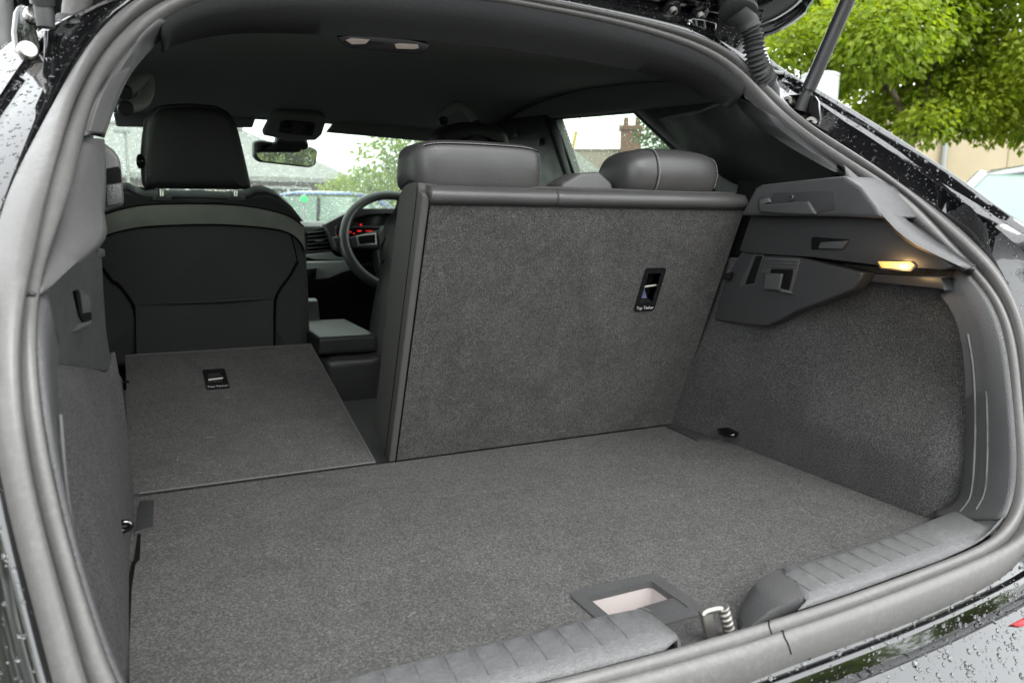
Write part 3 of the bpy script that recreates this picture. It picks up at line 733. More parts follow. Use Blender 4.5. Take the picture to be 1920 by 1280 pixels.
hr2, rw2 = headrest(.250, .450, -.155, -.030, 1.121, 1.207, .22, 'leather', bench, topw=.72, ex=.56, cr=.22)
ring_pts = [rw2[10][j] for j in range(19, 4, -1)]
ring_pts = relax(smooth_curve(ring_pts, 60), 6)
tube('seam', [p+V((0, -.0006, .0006)) for p in ring_pts], .0007, 'black', hr2, 6)
stitches([p+V((.004, -.0006, .001)) for p in ring_pts], hr2)
stitches([rw2[23][j]+V((.0012, -.0006, .0008)) for j in range(18, 5, -1)], hr2)
for x in (-.05, .045, .305, .40):
    tube('headrest_post', [V((x, -.12, 1.10)), V((x, -.125, 1.15))], .006, 'steel', bench, 10)
# top of the middle belt guide
slab('belt_guide', [pY(x, y, -.13) for x, y in ((1050, 366), (1056, 344), (1090, 324), (1124, 322), (1148, 344), (1152, 366))], (0, .06, 0), 'plastic_grey', bench, .006, 3)
# tether anchor: frame with a dark pocket and a wire bar
def tether(par, f, x0, x1, s0, s1, w1, w2, skew, plate=True):
    t = part_empty('tether_anchor', par)
    o = round_poly([(x0-w1, s0-w2*1.7), (x1+w1, s0-w2*1.7), (x1+w1, s1+w2), (x0-w1, s1+w2)], .006, 4); i = round_poly([(x0, s0), (x1, s0), (x1, s1), (x0, s1)], .002, 4)
    rows = [[f(p[0], p[1], -.001) for p in o], [f(p[0], p[1], .0018) for p in o], [f(p[0], p[1], .0018) for p in i], [f(p[0], p[1], -.006) for p in i]]
    grid('anchor_frame', rows, 'gloss', t, closed=True, angle=30)
    bm = bmesh.new(); dp = -.015
    q = [bm.verts.new(f(*p)) for p in ((x0, s0, 0), (x1, s0, 0), (x1, s1, 0), (x0, s1, 0), (x0, s0, dp), (x1, s0, dp), (x1, s1, dp), (x0, s1, dp))]
    for a_ in ((4, 5, 6, 7), (0, 1, 5, 4), (1, 2, 6, 5), (2, 3, 7, 6), (3, 0, 4, 7)): bm.faces.new([q[i_] for i_ in a_])
    finish(bm, 'anchor_pocket', 'black', t)
    sm = s0+(s1-s0)*.50
    tube('anchor_bar', [f(x0, sm, -.003), f(x1, sm+.003, -.003)], .0022, 'steel_dull', t, 8)
    U = (f(1, 0)-f(0, 0)).normalized(); W = (f(0, 1)-f(0, 0)).normalized()
    text('lettering', 'Top Tether', f((x0+x1)/2, s0-w2*1.30, .0022), U, W, .0080, 'white_text', t)
    return t
t = tether(bench, sp_, tx0, tx1, ts0, ts1, .0085, .010, 0)
slab('paper_tag', [sp_(tx0+.002, ts0+.003, -.011), sp_(tx1-.005, ts0+.002, -.011), sp_(tx0+.012, ts0+.022, -.012), sp_(tx0+.003, ts0+.024, -.012)], SN*-.001, 'label', t, 0)
# latch peeping out at the side
disc('side_latch', pX(1367, 518, .487), (-1, -.6, .2), .006, .004, 'black', bench, 14)
slab('latch_slot', [pX(x, y, .4865) for x, y in ((1357, 524), (1360, 512), (1374, 511), (1368, 525))], (.002, 0, 0), 'black', bench, 0)

# seat cushion of the bench, in front of the backrest
box('seat_cushion', (-.16, .10, .47), (.60, .60, .645), 'cloth', bench, .04, 4)

# ================================================================== back bench, narrow part folded flat
fold = empty('bench_seat', (-.33, .25, .6), 'narrow bench backrest folded flat forward behind the passenger seat', 'car seat')
F0 = V((0, .004, FZ+.004)); FU = V((0, .506, .126)).normalized(); FN = V((0, -FU.z, FU.y))
def pF(x, y, d=0.): return pP(x, y, F0+FN*d, FN)
def fp_(x, s, d=0.): return F0+V((x, 0, 0))+FU*s+FN*d
FL = (pF(585, 645)-F0).dot(FU)
a0, a1, a2, a3 = pF(389, 700), pF(418, 698), pF(419, 717), pF(390, 718)
fx0, fx1 = (a0.x+a3.x)/2, (a1.x+a2.x)/2
fs0, fs1 = (a2-F0).dot(FU), (a0-F0).dot(FU)
plate_hole('carpet_panel', lambda u, v: fp_(u, v, 0), [-.512, fx0, fx1, -.137], [.0, fs0, fs1, FL], 'carpet_fold', fold, FN*-.012)
slab('cover', [fp_(u, v, -.0125) for u, v in ((-.512, .002), (-.139, .002), (-.139, FL-.003), (-.512, FL-.003))], FN*-.10, 'gusset', fold, .014, 4)
tube('piping', [fp_(-.512, FL-.001, .0), fp_(-.137, FL-.001, 0)], .0022, 'gusset', fold, 6)
tube('piping', [fp_(-.138, 0, 0.), fp_(-.138, FL-.001, 0)], .0022, 'gusset', fold, 6)
tube('hinge_line', [V((-.50, .002, FZ+.004)), V((-.32, .002, FZ+.004)), V((-.137, .002, FZ+.004))], .0016, 'plastic_grey', fold, 6)
tether(fold, fp_, fx0, fx1, fs0, fs1, .007, .016, 0)
slab('latch_slot', [pF(x, y, .0008) for x, y in ((226, 714), (242, 713), (242, 717), (228, 718))], FN*-.002, 'black', fold, 0)

# ================================================================== front seats
def wpt(u, v): return V((u, v))
def seat_frame(yb=.735, lean=.24):
    N = V((0, -math.cos(lean), -math.sin(lean))); return V((0, yb, .95)), N
ps = empty('passenger_seat', (-.36, 1.0, .3), 'black front passenger seat with tall headrest on two steel posts', 'car seat')
PO, PN = seat_frame(); PU = V((0, -PN.z*-1, 0)); PUP = V((0, PN.z, -PN.y))
if PUP.z < 0: PUP = -PUP
def pF2(x, y, d=0.):
    p = pP(x, y, PO+PN*d, PN); return p
def uv(p): return ((p-PO).x, (p-PO).dot(PUP))
def seatcurve(p):                                                       # gentle barrel shape of the shell, edges further forward
    x = p.x+.335; return V((p.x, p.y+.55*x*x, p.z))
outl = [(150, 700), (150, 430), (168, 408), (195, 393), (232, 384), (284, 377), (377, 376), (448, 378), (506, 386), (546, 398), (572, 416), (582, 450), (588, 567), (592, 700)]
pillow('backrest', round_poly([uv(pF2(*p)) for p in outl], .02, 3), PO+PN*-.058, (1, 0, 0), PUP, PN, .110, .028, 'cloth', ps, .0, fn=seatcurve)
# suede band
bu = [(150, 424), (168, 412), (195, 402), (232, 391), (284, 383.5), (377, 382), (448, 385), (506, 394), (546, 406), (574, 424.5)]
bd = [(150, 474), (168, 458), (197, 444), (225, 434), (284, 424.5), (401, 421), (495, 427), (541, 436), (565, 452), (577, 474)]
r0 = smooth_curve([pF2(*p, .000) for p in bu], 40); r1 = smooth_curve([pF2(*p, .0015) for p in bd], 40)
rows = [[seatcurve(p) for p in q] for q in ([p-PN*.012 for p in r0], r0, [a_.lerp(b_, .5)+PN*.004 for a_, b_ in zip(r0, r1)], r1, [p-PN*.012 for p in r1])]
grid('shoulder_band', rows, 'suede', ps, .0, angle=50)
tube('seam', [seatcurve(p+PN*.0005) for p in r1], .0017, 'black', ps, 6)
tube('seam', [seatcurve(p+PN*.0005) for p in r0], .0017, 'black', ps, 6)
# leather shoulders over the band
sh = [(170, 408), (200, 391), (206, 372), (228, 354), (240, 353), (258, 362), (272, 367), (430, 371), (468, 366), (480, 360), (498, 358), (524, 366), (550, 386), (573, 414), (546, 402), (506, 390), (448, 381), (377, 378), (284, 379), (232, 388), (195, 399)]
pillow('shoulder', [uv(pF2(*p, -.02)) for p in sh[1:]], PO+PN*-.05, (1, 0, 0), PUP, PN, .09, .010, 'leather_black', ps, .0, fn=seatcurve)
# lower pocket panel and side panels with dark grooves
poc = [(254, 572), (300, 570.5), (400, 567), (514, 560), (515, 720), (257, 720)]
r0 = [pF2(*p, .0065) for p in poc]
slab('pocket_panel', [seatcurve(p) for p in r0], PN*-.01, 'cloth', ps, .0015, 2)
tube('pocket_hem', [seatcurve(pF2(x, 572-(x-254)*.046, .0072)) for x in range(254, 518, 12)], .0018, 'cloth', ps, 6)
for pix in ([(190, 503), (213, 531), (222, 534), (249, 572), (256, 610), (257, 700)], [(562, 492), (551, 512), (546, 520), (522, 553), (517, 590), (516, 700)]):
    tube('groove', [seatcurve(p) for p in smooth_curve([pF2(*p, .000) for p in pix], 30)], .0034, 'black', ps, 8)
tube('groove', [seatcurve(p) for p in smooth_curve([pF2(*p, .0) for p in ((549, 440), (556, 465), (562, 492))], 12)], .0014, 'black', ps, 6)
# headrest
HN = V((0, -math.cos(.12), -math.sin(.12))); HUP = V((0, -math.sin(.12), math.cos(.12))); HO = V((0, .70, 1.2))
def uvh(x, y): p = pP(x, y, HO, HN); return ((p-HO).x, (p-HO).dot(HUP))
hout = [(266, 346), (263, 300), (266, 262), (272, 222), (284, 204), (310, 196), (360, 194), (408, 199), (432, 212), (446, 240), (458, 290), (472, 350), (464, 356), (272, 354)]
hrp = pillow('headrest', round_poly([uvh(*p) for p in hout], .012, 3), HO+HN*-.030, (1, 0, 0), HUP, HN, .095, .024, 'leather_black', ps, .004)
st = [(273, 340), (275, 290), (281, 240), (288, 215), (300, 203), (330, 200), (370, 199), (408, 203)]
stitches([pP(x, y, HO+HN*.0145, HN)+HN*.0005 for x, y in st], hrp, .007, .0007)
disc('adjust_button', pY(267, 303, .70)+V((-.004, .0, 0)), (-1, -.35, 0), .016, .004, 'chrome_dark', hrp, 20, .011)
for x in (302, 441):
    p = pY(x, 352, .725); q_ = pY(x+1, 366, .725)
    tube('headrest_post', [p+V((0, 0, .02)), q_+V((0, 0, -.03))], .0065, 'steel', ps, 12)
    box('post_guide', (q_.x-.02, .70, q_.z-.014), (q_.x+.02, .75, q_.z-.003), 'plastic_smooth', ps, .004)
box('seat_cushion', (-.60, .80, .30), (-.12, 1.35, .56), 'cloth', ps, .05, 4)

ds = empty('driver_seat', (.36, 1.0, .3), "grey-sided black driver's seat behind the steering wheel", 'car seat')
edge = [(745, 372), (739, 397), (723, 412), (716, 440), (710, 467), (713, 495), (711, 522), (703, 553), (694, 605), (688, 667), (689, 715), (694, 790)]
YD = .72
left = smooth_curve([pY(x, y, YD) for x, y in edge], 30)
def dcol(off, dy): return [V((p.x+off, p.y+dy+.0*(p.z-.9), p.z)) for p in left]
grid('backrest', [dcol(.16, .18), dcol(.09, .15), dcol(.045, .10), dcol(.020, .05), dcol(.005, .010), dcol(.03, -.005), dcol(.12, -.02), dcol(.30, -.02), dcol(.42, .03), dcol(.46, .10)], 'leather', ds, .004, angle=80)
tube('seam', [pY(x, y, YD+.008)+V((.001, -.004, 0)) for x, y in ((736, 427), (722, 445), (711, 466))], .0016, 'black', ds, 6)
tube('seam', [pY(x, y, YD+.008)+V((.001, -.004, 0)) for x, y in ((733, 472), (722, 482), (714, 494))], .0016, 'black', ds, 6)
hd_o = [(818, 290), (822, 250), (838, 234), (870, 227), (915, 229), (946, 238), (957, 256), (962, 290)]
def uvd(x, y): p = pY(x, y, .68); return (p.x, p.z)
pillow('headrest', round_poly([uvd(*p) for p in hd_o], .012, 3), V((0, .72, 0)), (1, 0, 0), (0, 0, 1), (0, -1, 0), .09, .024, 'leather_black', ds)
box('seat_cushion', (.12, .80, .30), (.60, 1.35, .56), 'cloth', ds, .05, 4)
for x in (.33, .43): tube('headrest_post', [V((x, .72, 1.05)), V((x, .72, 1.2))], .0065, 'steel', ds, 10)

# ---- lint and hairs caught in the carpets
def lint(name, f, n, parent):
    bm = bmesh.new()
    for _ in range(n):
        p, U, W, N = f(); a_ = random.uniform(0, 6.28); L = random.uniform(.002, .007); d = (U*math.cos(a_)+W*math.sin(a_))
        e = N.cross(d)*random.uniform(.00015, .0003); cv = N.cross(d)*L*random.uniform(-.3, .3)
        q = [p-d*L, p+cv, p+d*L]; r_ = []
        for z in q: r_ += [bm.verts.new(z-e+N*.0012), bm.verts.new(z+e+N*.0016)]
        for i in (0, 2): bm.faces.new([r_[i], r_[i+1], r_[i+3], r_[i+2]])
    o = finish(bm, name, 'lint', parent, False, recalc=False); o['kind'] = 'stuff'; return o
lint('lint', lambda: (sp_(random.uniform(XL+.02, XR), random.uniform(.01, SH), 0), V((1, 0, 0)), SU, SN), 60, bench)
lint('lint', lambda: (V((random.uniform(-.5, .5), random.uniform(-.6, 0), FZ)), V((1, 0, 0)), V((0, 1, 0)), V((0, 0, 1))), 40, board)
lint('lint', lambda: (fp_(random.uniform(-.5, -.15), random.uniform(0, FL), 0), V((1, 0, 0)), FU, FN), 40, fold)

# ================================================================== cabin front
dash = part_empty('dashboard', car)
prof = [(2.02, 1.00), (1.86, 1.045), (1.68, 1.062), (1.57, 1.058), (1.535, 1.045), (1.525, 1.02), (1.53, .955), (1.545, .935), (1.55, .915), (1.535, .905), (1.54, .86), (1.60, .80), (1.72, .62), (1.75, .40)]
grid('dash_top', [[V((x, y+.10*abs(x)**2, z)) for y, z in prof] for x in [(-.66+i*.066) for i in range(21)]], 'plastic_smooth', dash, .004, angle=45)
def dslab(name, pix, Y, th, mat, par, bev=.003, seg_=2): return slab(name, [pY(x, y, Y) for x, y in pix], (0, th, 0), mat, par, bev, seg_)
# air vent: dark box, six slats, bright tab
dslab('vent_box', [(574, 436), (612, 425), (618, 432), (626, 464), (622, 470), (580, 476)], 1.512, .03, 'black', dash, .002)
for i in range(6):
    y0 = 434+i*7.2
    dslab('vent_slat', [(578, y0+1.5), (613+i*2.2, y0-2.2), (614+i*2.2, y0-.2), (578, y0+3.8)], 1.500, .02, 'plastic_grey', dash, .0006)
dslab('vent_tab', [(590, 451), (606, 449.5), (607, 452.5), (591, 454)], 1.492, .006, 'steel', dash, .0008)
dslab('vent_frame', [(572, 478), (622, 472), (630, 480), (650, 484), (650, 489), (590, 486), (574, 482)], 1.495, .03, 'satin_trim', dash, .004)
# instrument hood and display
dslab('instrument_hood', [(610, 420), (648, 400), (676, 391), (760, 391), (760, 400), (690, 402), (660, 410), (628, 426), (636, 462), (650, 474), (646, 478), (628, 468), (618, 440)], 1.46, .06, 'plastic', dash, .004, 3)
dslab('display', [(626, 428), (660, 408), (680, 398), (760, 398), (760, 478), (650, 472), (634, 460)], 1.49, .02, 'screen', dash, .002)
dslab('display_bar', [(655, 424), (740, 424), (740, 427), (655, 427)], 1.482, .006, 'plastic_grey', dash, .001)
for x, y, wd, hh in ((677, 421.5, 3.4, 3.6), (657, 435, 4, 2.2), (664, 438, 3, 2), (674, 433, 8, 2.4), (692, 433, 12, 1.6), (629, 441, 5, 2.2)):
    dslab('display_light', [(x-wd/2, y-hh/2), (x+wd/2, y-hh/2), (x+wd/2, y+hh/2), (x-wd/2, y+hh/2)], 1.480, .002, 'red_led', dash, 0)
dslab('trim_strip', [(570, 491), (652, 489), (664, 505), (640, 512), (618, 522), (598, 524), (574, 520)], 1.47, .05, 'satin_trim', dash, .006, 3)
dslab('switch_panel', [(572, 505), (594, 503), (592, 522), (574, 524)], 1.462, .01, 'gloss', dash, .001)
dslab('switch_tab', [(596, 503), (602, 503), (594, 522), (592, 522)], 1.46, .01, 'steel_dull', dash, .001)
dslab('stalk', [(624, 446), (634, 443), (642, 450), (640, 462), (632, 466), (627, 452)], 1.40, .02, 'plastic_grey', dash, .003)
# steering wheel
sw = part_empty('steering_wheel', car)
SWC, SWN = V((.352, 1.40, .998)), V((0, -.92, .39)).normalized()
su = V((1, 0, 0)); sv = SWN.cross(su).normalized()
if sv.z < 0: sv = -sv
tube('rim', [SWC+(su*math.cos(a)*1.02+sv*math.sin(a)*.97)*.180 for a in (2*math.pi*i/64 for i in range(64))], [.0165+.0025*max(0, math.cos(2*a-.9)) for a in (2*math.pi*i/64 for i in range(64))], 'leather', sw, 12, closed=True)
pillow('hub', round_poly([(-.06, -.055), (.06, -.055), (.07, .03), (.05, .055), (-.05, .055), (-.07, .03)], .025, 4), SWC+SWN*.0, su, sv, SWN, .06, .02, 'leather_black', sw)
slab('spoke', [SWC+su*u+sv*v+SWN*.012 for u, v in ((-.168, .012), (-.06, .040), (-.06, -.03), (-.165, -.028))], SWN*-.02, 'plastic_smooth', sw, .006, 3)
slab('spoke', [SWC+su*u+sv*v+SWN*.012 for u, v in ((.168, .012), (.06, .040), (.06, -.03), (.165, -.028))], SWN*-.02, 'plastic_smooth', sw, .006, 3)
slab('spoke', [SWC+su*u+sv*v+SWN*.006 for u, v in ((-.025, -.04), (.025, -.04), (.022, -.17), (-.022, -.17))], SWN*-.016, 'plastic_smooth', sw, .005, 3)
slab('switch_cluster', [SWC+su*u+sv*v+SWN*.017 for u, v in ((-.146, .016), (-.072, .026), (-.076, -.018), (-.144, -.022))], SWN*-.01, 'steel_dull', sw, .003)
slab('switch_face', [SWC+su*u+sv*v+SWN*.019 for u, v in ((-.140, .012), (-.078, .020), (-.081, -.013), (-.138, -.017))], SWN*-.01, 'gloss', sw, .002)
pillow('column_cowl', round_poly([(-.05, -.14), (.05, -.14), (.06, .0), (-.06, .0)], .02, 3), SWC+V((0, .09, -.03)), su, sv, SWN, .10, .03, 'plastic_smooth', sw)
# centre armrest and console
con = part_empty('centre_console', car)
box('armrest_lid', (-.082, .69, .738), (.072, 1.02, .785), 'leather_black', con, .012, 4)
box('console_box', (-.070, .675, .42), (.085, 1.0, .734), 'plastic_smooth', con, .03, 4)
box('console_tunnel', (-.09, 1.0, .30), (.09, 1.62, .60), 'plastic_smooth', con, .03, 3)
slab('console_fin', smooth_curve([V((.0, 1.02, .70)), V((.0, 1.04, .80)), V((.0, 1.10, .84)), V((.0, 1.30, .70)), V((.0, 1.3, .6))], 16), (-.05, 0, 0), 'plastic_grey', con, .003)
# mirror
mr = part_empty('cabin_mirror', car)
MO = V((-.022, 1.335, 1.276)); MN = V((.215, -.974, -.062)).normalized()
mu = V((0, 0, 1)).cross(MN).normalized(); mu = mu if mu.x > 0 else -mu; mv = MN.cross(mu); mv = mv if mv.z > 0 else -mv
mu = (mu*math.cos(-.055)+mv*math.sin(-.055)).normalized(); mv = (mv-mu*mv.dot(mu)).normalized()
mo = round_poly([(-.106, -.020), (-.088, -.034), (.080, -.034), (.100, -.022), (.104, .024), (.086, .032), (-.09, .034), (-.108, .026)], .012, 4)
pillow('mirror_housing', mo, MO-MN*.017, mu, mv, MN, .034, .012, 'plastic_smooth', mr)
k = NT('mirror_glass'); M['mirror'] = k.set(col=(.80, .82, .78), rough=.01, metal=1.)
slab('mirror_glass', [MO+mu*(p[0]*.95)+mv*(p[1]*.86)+MN*.0012 for p in mo], MN*-.002, 'mirror', mr, 0)
tube('mirror_arm', [MO-MN*.025, MO+V((0, .035, .03)), MO+V((.0, .04, .075))], .011, 'plastic_smooth', mr, 10)
pillow('mirror_foot', round_poly([(-.055, -.02), (.055, -.02), (.045, .025), (-.045, .025)], .012, 3), pY(545, 266, 1.33), (1, 0, 0), (0, .3, 1), (0, -1, .3), .05, .015, 'plastic_smooth', mr)
# overhead console
oc = part_empty('overhead_console', car)
def ocs(x, y, d=0.): return pP(x, y, V((0, 1.12-d, 1.33)), V((0, -1, -.75)))
slab('console_cover', [ocs(*p) for p in ((512, 217), (524, 211), (598, 216), (613, 224), (604, 254), (592, 265), (545, 265), (492, 255))], V((0, .8, .6))*.03, 'visor', oc, .008, 3)
slab('lamp_panel', [ocs(*p, .004) for p in ((526, 229), (538, 226), (586, 230), (592, 234), (585, 256), (522, 249))], V((0, .8, .6))*.004, 'plastic_smooth', oc, .002)
slab('reading_lens', [ocs(*p, .007) for p in ((551, 231), (573, 232), (568, 254), (545, 252))], V((0, .8, .6))*.003, 'plastic_grey', oc, .001)
for x in (535, 579): slab('switch', [ocs(x+a_, y_, .007) for a_, y_ in ((0, 231), (11, 232), (9, 244), (-3, 243))], V((0, .8, .6))*.003, 'gloss', oc, .0008)
# sun visors
slab('sun_visor', [pY(x, y, 1.22) for x, y in ((212, 212), (300, 206), (470, 211), (482, 216), (474, 240), (300, 240), (218, 238))], (0, .02, .004), 'visor', car, .006, 3)
slab('sun_visor', [pY(x, y, 1.20) for x, y in ((632, 224), (700, 227), (790, 240), (960, 252), (960, 282), (800, 266), (612, 249))], (0, .02, .004), 'visor', car, .006, 3)
# grab handles
for pts in ([(233, 172, .40), (246, 163, .42), (268, 151, .45), (277, 150, .46), (276, 172, .44), (264, 193, .42), (235, 202, .38)], [(830, 226, .90), (832, 214, .90), (842, 205, .90), (856, 199, .89), (872, 205, .88), (888, 222, .87), (892, 232, .87)]):
    gh = part_empty('grab_handle', car); tube('handle_bar', smooth_curve([pY(x, y, Y) for x, y, Y in pts], 30), .0125, 'handle_grey', gh, 10)
    for q in (pts[0], pts[-1]): disc('handle_foot', pY(*q), (0, -1, -.5), .014, .01, 'plastic_smooth', gh, 14)

# ================================================================== cabin sides, pillars, glass
XS = .622
def inward_pane(pts, parent, mat='side_glass'):
    n = (pts[1]-pts[0]).cross(pts[2]-pts[0]); c = sum(pts, V((0, 0, 0)))/len(pts)
    if n.dot(V((0, .6, 1.1))-c) < 0: pts = pts[::-1]
    return from_py('pane', pts, [tuple(range(len(pts)))], mat, parent, False, recalc=False)
wf_t, wr_t, wr_m, wf_l = pX(1040, 222, XS), pX(1190, 207, XS), pX(1272, 285, XS), pX(1078, 330, XS)
rear_low = wr_m+(wr_m-wr_t)*.75; front_low = wf_t+(wf_l-wf_t)*1.55
win = [wf_t, wr_t, wr_m, rear_low, front_low]
for s in (1, -1):
    f = (lambda p: p) if s > 0 else mir
    sg = part_empty('side_window', car)
    inward_pane([f(p) for p in win], sg)
    tube('window_rubber', [f(p) for p in win], .008, 'rubber_dark', sg, 8, closed=True)
    sf = [V((XS+.008, 1.0, 1.345)), V((XS+.008, .90, 1.06)), V((XS+.03, 1.75, 1.05)), V((XS-.01, 1.35, 1.33))]
    sg2 = part_empty('side_window', car)
    inward_pane([f(p) for p in sf], sg2, 'door_glass')
    o_, i_ = win[0], win[4]
    slab('door_post', [f(p) for p in (wf_t+V((-.03, .004, .01)), i_+V((-.03, .004, 0)), V((XS-.03, 1.02, i_.z)), V((XS-.03, 1.18, 1.40)))], (s*.06, 0, 0), 'plastic_smooth', car, .01, 3)
    slab('door_trim', [f(p) for p in (V((XS, -.05, .25)), V((XS, -.05, 1.10)), rear_low+V((0, -.05, .015)), rear_low+V((0, 0, -.004)), front_low+V((0, 0, -.004)), V((XS+.02, 1.8, 1.05)), V((XS+.02, 1.8, .25)))], (s*.06, 0, 0), 'plastic_smooth', car, .01, 3)
    slab('quarter_trim', [f(p) for p in (wr_t+V((-.01, -.006, 0)), wr_t+V((-.01, .02, .05)), V((XS-.02, -.02, 1.36)), V((XS-.02, -.12, 1.1)), rear_low+V((-.01, -.004, -.05)), rear_low+V((-.01, -.008, 0)), wr_m+V((-.01, -.012, .0)))], (s*.03, 0, 0), 'plastic_smooth', car, .004, 2)
    slab('roof_rail', [f(p) for p in (V((.600, .02, 1.322)), V((.600, 1.3, 1.400)), V((.66, 1.3, 1.402)), V((.66, .02, 1.324)))], (0, 0, .07), 'headliner', car, .01, 3)
    tube('windscreen_pillar', [f(p) for p in (V((.585, 1.22, 1.365)), V((.62, 1.6, 1.215)), V((.68, 2.1, .98)))], .035, 'plastic_smooth', car, 10)
slot = part_empty('belt_adjuster', car)
slab('adjuster_plate', [pX(x, y, XS-.034) for x, y in ((962, 248), (970, 247), (972, 255), (963, 256))], (.004, 0, 0), 'plastic_grey', slot, .001)
slab('hook', [pX(x, y, XS-.040) for x, y in ((1007, 260), (1011, 258), (1012, 272), (1008, 274))], (.006, 0, 0), 'plastic_grey', slot, .001)
rows = []
for i in range(9):
    t_ = i/8; y = 1.24+.84*t_; z = 1.375-.395*t_-.03*math.sin(math.pi*t_)*-1; hw = .57+.10*t_
    rows.append([V((hw*(j/6-1), y-.10*(j/6-1)**2*t_, z)) for j in range(13)])
ws = grid('windscreen', rows, 'windscreen', car, recalc=False)
if ws.data.polygons[40].normal.y > 0: ws.data.flip_normals()
slab('bonnet', [V((-.78, 2.05, .95)), V((.78, 2.05, .95)), V((.74, 2.7, .90)), (.6, 3.1, .78), (-.6, 3.1, .78), (-.74, 2.7, .90)], (0, 0, -.2), 'paint', car, .05, 4)
box('cabin_floor', (-.72, .05, .22), (.72, 2.0, .26), 'carpet_side', car, .01)
box('bulkhead', (-.70, 1.90, .22), (.70, 1.96, .96), 'black', car, .0)
box('underbody', (-.62, -.72, .30), (.62, .03, .60), 'plastic', car, .02)

# ================================================================== outer body round the opening
def zsel(h, z0): return [p for p in h if p.z >= z0 and p.x > .02] 
UPo = smooth_curve([p for p in half[2] if p.x > .50 or p.z > 1.2][::3], 60)   # rubber's outer line, sill corner to roof centre
TH = [V((.575, -.712, .69)), V((.590, -.690, .76)), V((.605, -.665, .86)), V((.612, -.640, .95)), V((.610, -.605, 1.03))] + [pX(x, y, .572) for x, y in ((1870, 430), (1810, 386), (1726, 326), (1669, 285), (1609, 245), (1541, 205))] + [V((.575, -.150, 1.335)), V((.535, -.140, 1.400)), V((.44, -.140, 1.432)), V((.25, -.140, 1.447)), V((0, -.140, 1.452))]
RI = [V((.615, -.745, .68)), V((.636, -.722, .76)), V((.645, -.695, .86)), V((.640, -.665, .95)), V((.624, -.628, 1.04))] + [pX(x, y, .590) for x, y in ((1898, 430), (1844, 393), (1743, 329), (1676, 279), (1575, 215), (1521, 181), (1451, 134))] + [V((.565, -.085, 1.425)), V((.46, -.09, 1.458)), V((.25, -.09, 1.470)), V((0, -.09, 1.474))]
SI = [V((.655, -.765, .68)), V((.672, -.738, .76)), V((.676, -.705, .86)), V((.662, -.670, .97)), V((.636, -.628, 1.06))] + [pX(x, y, .598) for x, y in ((1911, 416), (1810, 343), (1730, 289), (1629, 225), (1528, 165), (1474, 134))] + [V((.60, -.055, 1.415)), V((.56, -.04, 1.450)), V((.46, -.035, 1.465)), V((.25, -.035, 1.476)), V((0, -.035, 1.480))]
UPo, TH, RI, SI = UPo, smooth_curve(TH, 60), smooth_curve(RI, 60), smooth_curve(SI, 60)
def gutter_rows(TH, RI, SI):
    dip = [a_.lerp(b_, .30)+V((0, .008, 0)) for a_, b_ in zip(UPo, TH)]
    dip2 = [a_.lerp(b_, .80)+V((0, .006, 0)) for a_, b_ in zip(UPo, TH)]
    TR = [a_.lerp(b_, .35)+V((.0, .010, -.004)) for a_, b_ in zip(TH, RI)]
    RS = [a_.lerp(b_, .5)+V((0, .006, -.003)) for a_, b_ in zip(RI, SI)]
    return [[p+V((0, .015, 0)) for p in UPo], dip, dip2, TH, TR, RI, RS, SI]
def wide_rows():                                           # the other gutter: a flat flange that falls away outwards
    out = []
    for dx, dy, dz in ((.0, .012, 0), (.012, .008, -.001), (.036, .008, -.008), (.050, .007, -.012), (.054, .000, -.012), (.060, .001, -.014), (.090, .012, -.026), (.12, .04, -.04)):
        out.append([V((p.x+dx*min(1, max(.25, (1.42-p.z)/.12)), p.y+dy, p.z+dz*min(1, max(0, (p.z-.9)/.15)))) for p in UPo])
    return out
body_bits = []
for s in (1, -1):
    f = (lambda p: p) if s > 0 else mir
    rowsb = gutter_rows(TH, RI, SI) if s > 0 else wide_rows(); SE = rowsb[-1]
    o = grid('gutter_panel', [[f(p) for p in r] for r in rowsb], 'paint', car, .002, angle=65); body_bits.append(o)
    def skin(c): return [[f(p) for p in c], [f(p+V((.006, .03, .004))) for p in c], [f(V((p.x+.02+.10*max(0, 1.1-p.z), p.y+.14, p.z+.012*(p.z > 1.3)))) for p in c], [f(V((p.x+.04+.16*max(0, 1.1-p.z), p.y+.5, p.z+.012*(p.z > 1.3)))) for p in c],
          [f(V((p.x+.04+.16*max(0, 1.1-p.z), p.y+.7, p.z+.012*(p.z > 1.3)))) for p in c]]
    o = grid('body_side', [r[:36] for r in skin(SE)[:3]], 'paint', car, .002, angle=60); body_bits.append(o)
    grid('roof_panel', [r[35:] for r in skin(SI)], 'paint', car, .002, angle=60)
    slab('door_skin', [f(p) for p in (V((.80, -.5, .35)), V((.80, -.5, .9)), V((.74, .1, 1.04)), V((.74, 1.9, 1.0)), V((.82, 1.9, .35)))], (s*-.04, 0, 0), 'paint', car, .015, 3)
grid('roof_panel', [[V((x, y, 1.480-.09*x*x-.05*max(0, y-.6)**2)) for x in [(-.62+j*.062) for j in range(21)]] for y in [(.5+.13*i) for i in range(7)]], 'paint', car, .004)
